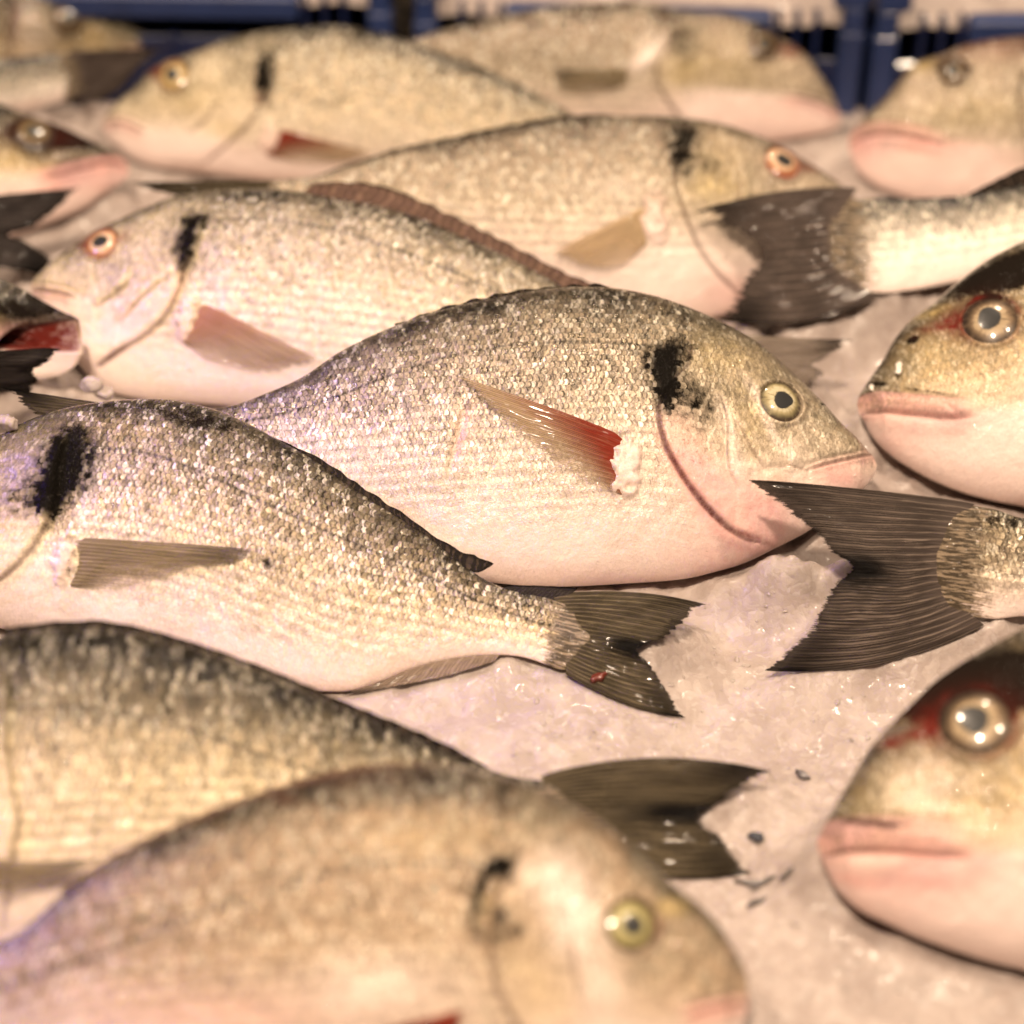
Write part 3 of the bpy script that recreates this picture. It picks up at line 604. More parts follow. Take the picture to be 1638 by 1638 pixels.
# olive fish in front of it
Fish(BR, 'olive green bream low on the left, belly hidden by the blurred front fish', GB,
 [(200, 998, .072), (150, 1530, .008), (1150, 1310, .018)], (-330, 1340), (885, 1298),
 [(-310, 1290), (-240, 1200), (-150, 1110), (-60, 1045), (0, 1018), (93, 1004), (197, 1008), (300, 1033), (367, 1053), (433, 1079), (473, 1096), (546, 1130), (579, 1144), (646, 1172), (696, 1194), (746, 1216), (786, 1232), (829, 1244), (885, 1250)],
 [(-318, 1390), (-260, 1450), (-150, 1510), (0, 1540), (150, 1530), (300, 1495), (450, 1445), (600, 1395), (720, 1362), (800, 1348), (885, 1350)],
 SK['olive'], droop=.01, nx=380, nv=200,
 lateral=[(-100, 1150), (0, 1134), (133, 1131), (200, 1143), (267, 1154), (333, 1176), (450, 1218), (600, 1262), (850, 1300)],
 blobs=[('dark', (100, 1030), 200, 18, .4), ('white', (-50, 1480), 120, 40, .6)], eye=(-180, 1260, 36),
 tail=([(866, 1241), (880, 1290), (880, 1352)], [(1240, 1237), (1192, 1269), (1159, 1285), (1130, 1306), (1159, 1329), (1185, 1359), (1206, 1394)], dict(bow=.09, dark=(.9, .6), n=110, jag=.045, split=.02)), tailmat='olive',
 fins=[dict(name='pectoral_fin', base=[(-120, 1352), (-110, 1440)], edge=[(176, 1374), (150, 1392), (80, 1415), (0, 1440)], mat='oliveP', mode='surf', rays=12, jag=.03, rise=.006, lift=.002, curve=-.05, dark=(.9, 0)),
       dict(name='dorsal_fin', base=[(0, 1022), (93, 1010), (197, 1014), (300, 1038), (433, 1085), (546, 1136), (646, 1177), (746, 1221), (775, 1234)], edge=[(5, 1004), (90, 992), (170, 990), (240, 1004), (300, 1022), (433, 1069), (550, 1120), (650, 1158), (730, 1196), (782, 1228)], mat='dorsal', rays=16, jag=.1, split=.12, k=10)], seed=13)

# blurred fish in the very front
Fish(BR, 'blurred brown bream in front with a yellow eye and a dark ringed spot', GB,
 [(650, 1222, .078), (700, 1815, .010), (1190, 1600, .034)], (1197, 1600), (-130, 1620),
 [(1198, 1578), (1192, 1552), (1175, 1520), (1152, 1483), (1125, 1453), (1092, 1428), (1063, 1401), (1029, 1368), (979, 1325), (929, 1292), (863, 1263), (829, 1248), (779, 1234), (713, 1225), (646, 1226), (546, 1238), (500, 1250), (433, 1270), (367, 1293), (300, 1320), (233, 1346), (180, 1376), (133, 1403), (83, 1445), (33, 1490), (0, 1507), (-60, 1545), (-130, 1570)],
 [(1194, 1625), (1176, 1665), (1130, 1715), (1060, 1760), (940, 1805), (820, 1825), (700, 1822), (500, 1800), (300, 1760), (100, 1710), (-130, 1680)],
 SK['brown'], nx=380, nv=200, mouth=[(1192, 1606), (1160, 1612), (1120, 1622), (1090, 1634)], lips=(.3, .4), jaw=.2,
 gill=[(830, 1370), (805, 1410), (790, 1460), (785, 1520), (800, 1590), (840, 1660), (900, 1740)],
 preop=[[(905, 1440), (915, 1500), (920, 1560), (940, 1640)]], lateral=[(770, 1385), (650, 1378), (520, 1400), (350, 1450), (150, 1530), (0, 1580)],
 blobs=[('dark', (800, 1450), 40, 62, .42), ('blk', (800, 1385), 24, 14, .42), ('blk', (805, 1475), 20, 22, .40), ('dark', (830, 1490), 40, 30, .35), ('gold', (775, 1440), 16, 30, .5), ('gold', (700, 1340), 110, 40, .4), ('dark', (1080, 1425), 60, 30, .45), ('dark', (1010, 1390), 30, 20, .25),
        ('white', (915, 1470), 40, 60, .95), ('white', (880, 1400), 50, 40, .6), ('white', (600, 1580), 120, 50, .6), ('gold', (860, 1580), 60, 60, .4), ('gold', (1075, 1450), 26, 14, 1.2), ('pink', (1140, 1615), 50, 14, .4), ('white', (960, 1580), 40, 70, .6), ('red', (450, 1278), 22, 10, .45), ('red', (560, 1245), 120, 14, .25), ('pink', (330, 1640), 200, 60, .4), ('dark', (1130, 1530), 30, 60, .15)],
 lines=[('blk', [(850, 1378), (812, 1376), (785, 1392), (764, 1425), (756, 1460), (762, 1495), (790, 1512)], 15, .8), ('blk', [(800, 1385), (815, 1402), (832, 1422)], 12, .6), ('red', [(1030, 1455), (1046, 1468), (1056, 1490), (1050, 1505)], 5, .6)],
 eye=(1010, 1481, 38, .38), eyekind='yellow',
 fins=[dict(name='pectoral_fin', base=[(752, 1612), (730, 1690)], edge=[(440, 1690), (520, 1740), (640, 1745)], mat='redP', mode='surf', rays=12, jag=.03, rise=.003),
       dict(name='dorsal_fin', base=[(720, 1232), (646, 1233), (546, 1245), (433, 1277), (300, 1327), (180, 1383), (100, 1435)], edge=[(715, 1222), (640, 1217), (546, 1227), (433, 1258), (300, 1308), (178, 1364), (95, 1424)], mat='dorsalred', rays=14, jag=.12, split=.3, k=10)], seed=14)

# large heads at the right
Fish(BR, 'large bream head in the right bottom corner with a blood-rimmed eye and pink lips', GB,
 [(1900, 905, .088), (1800, 1590, .008), (1309, 1342, .036)], (1306, 1348), (2560, 1250),
 [(1312, 1334), (1325, 1309), (1345, 1272), (1369, 1232), (1392, 1195), (1425, 1159), (1455, 1129), (1495, 1090), (1542, 1058), (1592, 1029), (1640, 1003), (1750, 950), (1900, 910), (2050, 920), (2200, 980), (2400, 1110), (2560, 1200)],
 [(1312, 1369), (1322, 1392), (1339, 1423), (1375, 1456), (1425, 1480), (1475, 1503), (1542, 1526), (1592, 1541), (1638, 1552), (1750, 1585), (1900, 1600), (2100, 1550), (2300, 1440), (2560, 1310)],
 SK['head'], nx=400, nv=230, thick=.42, mouth=[(1312, 1372), (1335, 1366), (1359, 1362), (1425, 1362), (1492, 1368), (1552, 1373)], lips=(1.05, .85), jaw=.7,
 gill=[(1790, 1130), (1770, 1220), (1760, 1300), (1770, 1400), (1740, 1500), (1690, 1550)], preop=[[(1660, 1180), (1670, 1260), (1660, 1340), (1640, 1400)]],
 blobs=[('dark', (1525, 1108), 120, 36, 1.4), ('dark', (1610, 1080), 90, 40, 1.4), ('dark', (1410, 1205), 30, 30, .45), ('dark', (1385, 1245), 14, 60, .3), ('red', (1490, 1165), 22, 26, .85), ('red', (1450, 1178), 30, 10, .7), ('red', (1560, 1158), 66, 50, .5), ('dark', (1560, 1150), 72, 56, .30), ('red', (1428, 1192), 14, 10, .8), ('gold', (1440, 1145), 34, 12, 1.1), ('gold', (1400, 1280), 50, 50, .35),
        ('white', (1470, 1275), 50, 60, .5), ('pink', (1530, 1390), 70, 26, .6), ('pink', (1420, 1420), 120, 50, .3), ('white', (1540, 1450), 160, 60, .9), ('bump', (1530, 1352), 26, 14, .0015)],
 lines=[('dark', [(1318, 1326), (1345, 1318), (1409, 1320), (1480, 1328)], 9, .42), ('pink', [(1330, 1400), (1380, 1412), (1450, 1405)], 8, .8), ('pink', [(1480, 1385), (1530, 1398), (1580, 1400)], 26, .7), ('red', [(1325, 1382), (1380, 1393), (1440, 1388), (1490, 1376)], 9, .35), ('dark', [(1325, 1311), (1400, 1317), (1470, 1322)], 5, .4)],
 eyered=.5, eye=(1560, 1155, 49), eyekind='silver', fins=[], seed=15)

Fish(BR, 'bream head at the right edge, mouth shut, white crumbs on its snout', GB,
 [(1900, 318, .088), (1850, 848, .010), (1372, 645, .036)], (1371, 647), (2480, 540),
 [(1373, 638), (1379, 626), (1392, 605), (1412, 576), (1429, 546), (1459, 511), (1492, 486), (1525, 458), (1559, 431), (1592, 410), (1638, 388), (1750, 342), (1900, 320), (2050, 325), (2200, 370), (2480, 500)],
 [(1373, 660), (1384, 675), (1392, 692), (1409, 713), (1442, 739), (1492, 767), (1542, 787), (1592, 800), (1638, 809), (1750, 840), (1900, 850), (2100, 800), (2300, 680), (2480, 590)],
 SK['head'], nx=400, nv=230, thick=.42, mouth=[(1375, 666), (1385, 661), (1409, 658), (1475, 663), (1525, 669), (1556, 667)], lips=(.78, .75), jaw=.8,
 gill=[(1800, 480), (1775, 560), (1765, 640), (1765, 700), (1720, 790), (1690, 820)], preop=[[(1690, 560), (1695, 620), (1680, 680), (1650, 720)]],
 blobs=[('dark', (1585, 450), 90, 30, .85), ('dark', (1640, 420), 60, 34, .85), ('dark', (1458, 545), 8, 7, .8), ('dark', (1470, 530), 22, 22, .45), ('dark', (1400, 612), 14, 20, .45), ('red', (1530, 514), 22, 24, .95), ('red', (1497, 524), 26, 9, .75), ('red', (1575, 515), 46, 36, .40), ('gold', (1490, 500), 28, 10, 1.1), ('gold', (1500, 560), 50, 30, .35),
        ('pink', (1545, 675), 30, 14, .7), ('pink', (1430, 700), 60, 30, .35), ('white', (1530, 725), 120, 44, .9), ('bump', (1542, 657), 20, 11, .0014), ('red', (1625, 812), 34, 9, .5), ('dark', (1400, 640), 26, 14, .25)],
 lines=[('dark', [(1383, 618), (1442, 620), (1500, 628), (1540, 640)], 4, .45), ('groove', [(1498, 635), (1520, 655), (1535, 667)], 4, -.0006)],
 eyered=.5, eye=(1584, 512, 38, .46), eyekind='silver', fins=[], seed=16)

# tail reaching in from the right, propped against the chin of the centre fish
Fish(BR, 'bream showing only a wide grey forked tail, tip against the middle fish', GB,
 [(1225, 1080, .007), (1196, 768, .064), (1638, 905, .040)], (2700, 1010), (1540, 902),
 [(2680, 960), (2550, 850), (2350, 770), (2150, 760), (1950, 785), (1800, 812), (1700, 826), (1638, 829), (1592, 815), (1540, 806)],
 [(2690, 1060), (2560, 1160), (2350, 1220), (2150, 1200), (1950, 1120), (1800, 1040), (1700, 1000), (1638, 986), (1592, 990), (1540, 985)],
 SK['violet'], nx=300, nv=170, blobs=[('dark', (1610, 835), 60, 14, .55), ('white', (1600, 975), 60, 26, .5), ('gold', (1560, 900), 40, 50, .4)],
 tail=([(1560, 806), (1520, 850), (1508, 900), (1528, 960), (1575, 1000)], [(1194, 768), (1222, 795), (1265, 830), (1302, 858), (1325, 883), (1356, 907), (1325, 939), (1305, 969), (1289, 996), (1259, 1029), (1220, 1072)], dict(bow=.065, n=140, jag=.04, split=.02, rays=24, dark=(.8, .8), curve=-.03, wave=.00015)),
 tailmat='grey', fins=[], seed=17)

Fish('sea_bass', 'silver fish with a torn dark tail lying over the mouth of a brownish bream', GS,
 [(1115, 340, .064), (1145, 503, .036), (1638, 370, .052)], (2650, 400), (1362, 390),
 [(2620, 350), (2450, 290), (2200, 250), (2000, 248), (1800, 268), (1638, 296), (1550, 312), (1459, 317), (1409, 316), (1362, 320)],
 [(2620, 440), (2450, 490), (2200, 510), (2000, 500), (1800, 485), (1638, 445), (1542, 450), (1459, 464), (1400, 468), (1362, 455)],
 SK['silver'], nx=260, nv=150, thick=.5, blobs=[('white', (1500, 420), 120, 40, .8)], bass=True,
 tail=([(1372, 300), (1340, 350), (1342, 400), (1358, 443), (1405, 474)], [(1110, 338), (1159, 363), (1202, 392), (1211, 410), (1192, 436), (1165, 477), (1142, 508)], dict(bow=.10, n=100, jag=.06, split=.07, rays=18, curve=-.02, dark=(.7, .9), wave=.0002)),
 tailmat='dark', fins=[dict(name='dorsal_fin', base=[(1790, 272), (1700, 288), (1638, 299), (1560, 313)], edge=[(1780, 232), (1690, 246), (1632, 266), (1548, 310)], mat='dorsal', rays=9, jag=.05, k=12)], seed=18)

# second row
Fish(BR, 'pale bream facing left with an orange eye, just behind the middle fish', GB,
 [(500, 302, .078), (300, 643, .014), (52, 457, .043)], (48, 460), (1192, 562),
 [(53, 447), (66, 434), (83, 419), (113, 397), (150, 371), (187, 353), (233, 333), (283, 314), (333, 307), (400, 303), (470, 306), (546, 319), (613, 331), (679, 351), (746, 381), (813, 411), (879, 446), (940, 478), (1000, 508), (1100, 534), (1192, 538)],
 [(52, 470), (62, 490), (75, 512), (95, 545), (117, 572), (150, 610), (180, 628), (233, 639), (300, 644), (400, 652), (500, 660), (650, 655), (800, 640), (950, 620), (1080, 598), (1192, 588)],
 SK['pale'], droop=.012, nx=420, nv=210, mouth=[(52, 464), (75, 466), (100, 470), (118, 478)], lips=(.3, .25), jaw=.3,
 gill=[(318, 385), (303, 420), (296, 432), (285, 470), (262, 510), (228, 540), (197, 558), (158, 586)], preop=[[(214, 425), (200, 455), (170, 478), (152, 492)], [(275, 440), (245, 462), (215, 490), (190, 520)]],
 lateral=[(345, 352), (400, 350), (470, 355), (546, 370), (620, 395), (690, 420), (850, 490)],
 blobs=[('blk', (300, 400), 16, 51, .95), ('blk', (318, 352), 34, 21, .60), ('blk', (270, 385), 32, 28, .32), ('red', (296, 415), 8, 22, .6), ('red', (163, 388), 38, 24, .35), ('red', (135, 392), 14, 9, .8), ('red', (198, 378), 12, 12, .5), ('white', (150, 560), 60, 40, .85), ('white', (300, 600), 160, 40, .9), ('gold', (255, 430), 40, 30, .4), ('pink', (190, 520), 50, 30, .35), ('white', (350, 470), 30, 50, .3), ('flesh', (300, 506), 18, 34, .0030)],
 lines=[('red', [(205, 553), (185, 566), (158, 586)], 4, .7), ('pink', [(295, 440), (270, 480), (215, 520)], 10, .6), ('pink', [(240, 455), (200, 490), (180, 520)], 8, .5)],
 eyered=.6, eye=(162, 388, 27), eyekind='orange', tail=([(1186, 535), (1190, 590)], [(1368, 545), (1340, 565), (1310, 585), (1325, 600), (1300, 622)], dict(dark=(.8, 0), jag=.1, split=.08)), tailmat='pale',
 fins=[dict(name='pectoral_fin', base=[(308, 476), (298, 505), (284, 540)], edge=[(522, 582), (480, 590), (440, 602), (390, 598), (335, 580)], mat='pinkP', mode='surf', rays=12, jag=.05, rise=.0008),
       dict(name='dorsal_fin', base=[(480, 312), (546, 325), (613, 338), (679, 358), (746, 388), (813, 418), (879, 452), (935, 480)], edge=[(500, 292), (556, 288), (613, 295), (679, 319), (745, 351), (820, 390), (879, 420), (955, 455)], mat='dorsalred', rays=13, jag=.05, split=.12, k=14)], seed=19)

# third row
Fish(BR, 'brownish bream facing right, its mouth hidden by a torn dark tail', GB,
 [(950, 187, .078), (1000, 515, .012), (1370, 335, .042)], (1378, 334), (440, 306),
 [(1368, 318), (1345, 297), (1325, 281), (1292, 260), (1259, 240), (1225, 223), (1159, 200), (1092, 189), (1020, 186), (946, 188), (879, 194), (779, 213), (713, 226), (629, 240), (579, 256), (546, 266), (500, 282), (440, 288)],
 [(1376, 350), (1360, 385), (1320, 430), (1260, 470), (1180, 500), (1100, 513), (1000, 516), (900, 502), (800, 474), (700, 434), (600, 385), (520, 345), (440, 324)],
 SK['dull'], nx=380, nv=190, mouth=[(1372, 332), (1350, 340), (1325, 350)], lips=(.3, .3),
 gill=[(1110, 235), (1085, 262), (1078, 290), (1090, 330), (1110, 380), (1140, 430), (1190, 480)], preop=[[(1180, 260), (1185, 300), (1180, 340), (1200, 380)]],
 blobs=[('blk', (1090, 245), 24, 51, .78), ('blk', (1108, 218), 29, 21, .45), ('blk', (1140, 265), 22, 18, .42), ('gold', (1140, 300), 50, 26, .8), ('gold', (1150, 250), 50, 40, .4), ('red', (1290, 268), 22, 8, .85), ('red', (1256, 260), 32, 22, .35), ('white', (1060, 430), 120, 50, 1.0), ('flesh', (1046, 352), 22, 38, .0030), ('pink', (1170, 470), 60, 30, .6), ('white', (1000, 300), 80, 26, .2)],
 eyered=.5, eye=(1252, 259, 28), eyekind='orange', tail=([(448, 287), (448, 325)], [(196, 292), (240, 306), (270, 314), (240, 328), (205, 335)], dict(dark=(.5, .9), jag=.08, split=.08)), tailmat='olive',
 fins=[dict(name='pectoral_fin', base=[(1050, 322), (1044, 350), (1040, 385)], edge=[(876, 410), (905, 425), (950, 440), (990, 432)], mat='orangeP', mode='surf', rays=11, jag=.03, rise=.004),
       dict(name='dorsal_fin', base=[(1000, 190), (946, 192), (879, 198), (779, 217), (713, 230), (629, 244)], edge=[(998, 185), (946, 181), (879, 187), (779, 205), (713, 219), (620, 239)], mat='dorsal', rays=12, jag=.1, split=.2, k=8)], seed=20)

# back rows
Fish(BR, 'cream bream facing left in front of the blue crate, with a reddish side fin', GB,
 [(546, 40, .078), (440, 290, .012), (167, 195, .036)], (164, 197), (1080, 255),
 [(168, 186), (187, 163), (217, 137), (243, 110), (267, 97), (300, 87), (333, 74), (367, 61), (417, 50), (500, 42), (546, 41), (613, 54), (656, 67), (713, 88), (779, 111), (846, 144), (896, 171), (926, 190), (1000, 222), (1080, 238)],
 [(166, 208), (172, 220), (187, 236), (210, 254), (240, 266), (300, 274), (433, 290), (550, 302), (700, 305), (850, 296), (980, 280), (1080, 270)],
 SK['pale'], nx=340, nv=170, mouth=[(168, 200), (190, 197), (215, 205), (232, 215)], lips=(.32, .3), jaw=.5,
 gill=[(435, 120), (425, 150), (415, 165), (405, 190), (370, 225), (330, 260)], preop=[[(345, 160), (330, 190), (300, 215)]],
 blobs=[('blk', (424, 118), 18, 46, .95), ('red', (420, 130), 10, 22, .6), ('red', (252, 116), 16, 10, 1.0), ('red', (415, 160), 12, 8, .5), ('blk', (360, 165), 24, 14, .35), ('gold', (300, 160), 50, 30, .5), ('gold', (360, 210), 30, 20, .9), ('white', (260, 225), 80, 26, .9), ('white', (190, 205), 24, 16, .8), ('white', (400, 260), 120, 20, .8), ('dark', (295, 105), 24, 8, .4), ('flesh', (430, 222), 16, 26, .0030)],
 eye=(277, 121, 25), eyekind='amber', tail=False,
 fins=[dict(name='pectoral_fin', base=[(440, 205), (424, 222), (418, 246)], edge=[(606, 246), (560, 262), (500, 268)], mat='redP', mode='surf', rays=10, jag=.03, rise=.002)], seed=21)

Fish(BR, 'dull bream facing right, nose close to the corner posts of two blue crates', GB,
 [(1000, 0, .076), (1000, 234, .010), (1342, 188, .024)], (1345, 188), (600, 118),
 [(1338, 165), (1331, 148), (1312, 119), (1292, 90), (1259, 66), (1225, 47), (1192, 32), (1159, 23), (1092, 17), (1013, 2), (946, 5), (846, 17), (779, 30), (713, 47), (656, 66), (600, 92)],
 [(1342, 202), (1325, 211), (1290, 218), (1230, 226), (1100, 236), (1000, 238), (850, 228), (700, 185), (600, 142)],
 SK['dull'], nx=320, nv=160, mouth=[(1340, 178), (1310, 166), (1280, 158), (1245, 156)], lips=(.25, .1), jaw=1.0,
 gill=[(1085, 50), (1065, 80), (1050, 110), (1060, 150), (1090, 190)], preop=[],
 blobs=[('blk', (1092, 66), 29, 34, .55), ('dark', (1190, 48), 34, 14, .35), ('dark', (1240, 70), 30, 20, .45), ('red', (1262, 82), 20, 9, .9), ('gold', (1150, 110), 80, 40, .5), ('gold', (1090, 120), 26, 30, .5), ('white', (1180, 185), 120, 26, .9), ('white', (1030, 90), 14, 30, .5)],
 lines=[('white', [(1062, 62), (1035, 90), (1005, 112)], 10, .9)], eye=(1222, 72, 22), eyekind='brown', tail=False,
 fins=[dict(name='pectoral_fin', base=[(1012, 108), (1008, 134)], edge=[(880, 112), (890, 150), (930, 160)], mat='oliveP', mode='surf', rays=10, jag=.03, dark=(1, 0))], seed=22)

Fish(BR, 'reddish brown bream head beside the blue crate corner with a big pale chin', GB,
 [(1800, 50, .085), (1700, 345, .008), (1360, 228, .034)], (1357, 226), (2450, 230),
 [(1362, 212), (1385, 186), (1412, 160), (1435, 133), (1459, 104), (1509, 86), (1542, 72), (1592, 62), (1638, 57), (1720, 50), (1850, 54), (2000, 80), (2200, 140), (2450, 200)],
 [(1360, 243), (1366, 262), (1380, 283), (1409, 302), (1459, 319), (1500, 326), (1560, 332), (1638, 340), (1750, 348), (1900, 340), (2100, 310), (2300, 270), (2450, 255)],
 SK['dull'], nx=300, nv=170, mouth=[(1360, 232), (1385, 218), (1420, 214), (1470, 222), (1515, 236)], lips=(.55, .6), jaw=.95,
 gill=[(1640, 110), (1630, 160), (1640, 230), (1650, 300)], blobs=[('dark', (1600, 70), 120, 22, .35), ('red', (1590, 72), 130, 26, .42), ('dark', (1530, 110), 50, 12, .5), ('gold', (1475, 105), 26, 12, .8), ('gold', (1560, 180), 80, 30, .4), ('pink', (1380, 240), 40, 24, .5), ('pink', (1500, 235), 60, 12, .6), ('white', (1480, 285), 140, 36, 1.0)],
 eye=(1524, 114, 20), eyekind='brown', fins=[], seed=23)

Fish(BR, 'greenish bream head in the left top corner resting above a dark tail', GB,
 [(0, -30, .075), (0, 160, .012), (240, 66, .036)], (243, 68), (-760, 90),
 [(236, 58), (217, 46), (187, 29), (150, 15), (100, 1), (50, -12), (-60, -30), (-200, -30), (-400, 0), (-600, 45), (-760, 68)],
 [(238, 84), (220, 105), (180, 130), (100, 150), (0, 162), (-200, 165), (-400, 150), (-600, 125), (-760, 110)],
 SK['head'], nx=240, nv=140, mouth=[(238, 76), (210, 82), (180, 88)], lips=(.25, .3), gill=[(28, -10), (26, 10), (20, 50), (14, 90), (30, 130)],
 blobs=[('dark', (180, 35), 60, 22, .5), ('gold', (150, 55), 30, 14, .5), ('white', (50, 60), 30, 40, .4)], lines=[('line', [(28, -5), (24, 30), (16, 80)], 10, .8)], eye=(110, 30, 24), eyekind='brown', fins=[], seed=24)

Fish('sea_bass', 'silver grey fish with a blackish tail touching the forehead of a cream bream', GS,
 [(60, 88, .062), (60, 176, .036), (240, 108, .050)], (-760, 190), (118, 120),
 [(-730, 150), (-600, 105), (-400, 85), (-200, 85), (-80, 90), (0, 94), (60, 88), (118, 84)],
 [(-730, 225), (-600, 260), (-400, 270), (-200, 240), (-80, 205), (0, 182), (60, 172), (118, 158)],
 SK['silver'], nx=220, nv=130, thick=.5, bass=True, tail=([(108, 82), (128, 120), (118, 160)], [(272, 76), (240, 98), (222, 115), (200, 140), (165, 162)], dict(jag=.05, split=.06, dark=(.5, .5))), tailmat='dark', fins=[], seed=25)

Fish('sea_bass', 'sea bass head with a large dark brown eye and pink jaw at the left edge', GS,
 [(50, 187, .056), (50, 380, .012), (203, 270, .034)], (206, 270), (-900, 320),
 [(202, 259), (183, 243), (150, 227), (100, 203), (50, 187), (0, 166), (-100, 140), (-300, 130), (-600, 190), (-900, 285)],
 [(204, 280), (192, 294), (173, 305), (133, 334), (67, 362), (0, 385), (-150, 410), (-400, 420), (-700, 390), (-900, 350)],
 SK['bass'], nx=300, nv=150, thick=.45, bass=True, mouth=[(203, 268), (180, 262), (140, 268), (95, 280), (62, 288)], lips=(.4, .9), jaw=.7, gill=[(-110, 170), (-130, 230), (-130, 300), (-60, 370)],
 blobs=[('dark', (100, 215), 70, 14, .7), ('dark', (58, 216), 55, 26, .6), ('dark', (120, 232), 50, 10, .7), ('red', (60, 218), 55, 30, .3), ('gold', (10, 250), 40, 20, .6), ('pink', (150, 285), 60, 22, .6), ('pink', (80, 290), 30, 14, .7)],
 eye=(55, 214, 29, .38), eyekind='brown', fins=[], seed=26)

Fish('sea_bass', 'fish showing only two dark tail lobes, the upper brown and the lower black', GS,
 [(30, 287, .060), (30, 440, .034), (120, 300, .052)], (-900, 360), (-90, 365),
 [(-870, 310), (-700, 270), (-450, 265), (-250, 300), (-90, 325)], [(-870, 410), (-700, 450), (-450, 460), (-250, 430), (-90, 405)],
 SK['silver'], nx=160, nv=100, thick=.5, bass=True, tail=([(-100, 322), (-85, 365), (-95, 408)], [(131, 297), (95, 335), (58, 362), (16, 374), (50, 388), (88, 418), (66, 438)], dict(jag=.02, split=.03, dark=(.3, 1.0))), tailmat='black', fins=[], seed=27)

Fish('sea_bass', 'dark sea bass head gaping with a red mouth at the left edge', GS,
 [(33, 462, .066), (40, 606, .030), (130, 540, .050)], (134, 545), (-900, 560),
 [(133, 525), (128, 514), (118, 506), (100, 499), (67, 482), (33, 462), (0, 447), (-100, 415), (-300, 390), (-600, 440), (-900, 525)],
 [(133, 560), (128, 572), (118, 588), (90, 602), (40, 612), (-50, 625), (-300, 650), (-600, 630), (-900, 590)],
 SK['bass'], nx=300, nv=150, thick=.5, bass=True, open_mouth=dict(x=.0012, depth=.040, gape=.042), blobs=[('dark', (40, 485), 60, 18, .6), ('dark', (80, 505), 40, 14, .5), ('gold', (10, 525), 40, 20, .8), ('pink', (70, 535), 40, 16, .7)],
 gill=[(-130, 450), (-150, 520), (-140, 600)], eye=(-40, 470, 26), eyekind='brown', fins=[], seed=28)

Fish('sea_bass', 'fish showing only a dark brown streaky fin at the left edge under the gaping mouth', GS,
 [(0, 553, .068), (0, 626, .044), (95, 562, .062)], (-900, 600), (-140, 595),
 [(-870, 550), (-650, 520), (-400, 530), (-140, 568)], [(-870, 650), (-650, 690), (-400, 670), (-140, 625)],
 SK['silver'], nx=160, nv=100, thick=.45, bass=True, tail=([(-145, 566), (-145, 628)], [(100, 560), (80, 580), (60, 595), (66, 606), (50, 628)], dict(jag=.03, split=.03, dark=(0, .8))), tailmat='black', fins=[], seed=29)

# ------------------------------------------------------------------ ice bed under and around the fish
def blur(a, n):
    for _ in range(3):
        for ax in (0, 1):
            c = np.cumsum(np.concatenate([np.repeat(a.take([0], ax), n+1, ax), a, np.repeat(a.take([-1], ax), n, ax)], ax), ax)
            L = a.shape[ax]; a = (c.take(range(2*n+1, 2*n+1+L), ax)-c.take(range(0, L), ax))/(2*n+1)
    return a
ST = .0016
gx, gy = np.arange(-.52, .62, ST), np.arange(-.42, .325, ST)
GX, GY = np.meshgrid(gx, gy, indexing='ij')
ice = .003+.010*fbm(GX*9, GY*9, 40, 2)+.0045*fbm(GX*38, GY*38, 41, 3)
# slushy crystals
cr = np.abs(fbm(GX*130, GY*130, 43, 3)); ice += .0013*cr+.0005*fbm(GX*300, GY*300, 44, 2)
def chips(cell, seed, amp):                    # crushed pieces: every cell has its own height and slope
    u, v = GX/cell+200, GY/cell+200; ui, vi = np.floor(u).astype(int), np.floor(v).astype(int)
    best = np.full(u.shape, 9.0); hh = np.zeros(u.shape)
    for du in (-1, 0, 1):
        for dv in (-1, 0, 1):
            a_, b_ = ui+du, vi+dv; g = lambda k: TAB[(a_*7+k*31+seed) % 256, (b_*13+k*57+seed) % 256]
            ex, ey = u-(a_+g(1)), v-(b_+g(2)); d = ex*ex+ey*ey; m = d < best
            hh = np.where(m, g(3)+(g(4)-.5)*1.4*ex+(g(5)-.5)*1.4*ey-.25*d, hh); best = np.where(m, d, best)
    return amp*hh
soft = sstep(-.25, .3, fbm(GX*22, GY*22, 52, 2))
ice += chips(.0085, 3, .0013)*soft+chips(.0042, 9, .0007)*(.3+.7*soft)
minz = np.full(GX.shape, 9.0)
for P in ALL:
    ix = np.round((P[:, 0]-gx[0])/ST).astype(int); iy = np.round((P[:, 1]-gy[0])/ST).astype(int)
    for dx in (-2, -1, 0, 1, 2):
        for dy in (-2, -1, 0, 1, 2):
            a, b = ix+dx, iy+dy; m = (a >= 0) & (a < len(gx)) & (b >= 0) & (b < len(gy))
            np.minimum.at(minz, (a[m], b[m]), P[m, 2])
has = minz < 5
base = np.where(has, np.clip(minz-.001, -.02, .05), -1)
lift = np.where(has, np.clip(minz-.0005-ice, 0, .028), 0)
wgt = blur(has.astype(float), 4); lf = blur(lift, 4)/np.maximum(wgt, 1e-3)*np.minimum(1, wgt*1.2)
new = ice+np.clip(lf, 0, .03)*(.85+.5*fbm(GX*60, GY*60, 47, 3))
ice = np.where(has, np.minimum(new, minz-.0006), new)
V = np.stack([GX, GY, ice], -1).reshape(-1, 3)
o = make_mesh('ice_bed', V, grid_quads(len(gx), len(gy)), ICE); o['kind'] = 'structure'; o['label'] = 'bed of melting crushed ice under the fish'
def iceh(x, y): return ice[int(np.clip(round((x-gx[0])/ST), 0, len(gx)-1)), int(np.clip(round((y-gy[0])/ST), 0, len(gy)-1))]

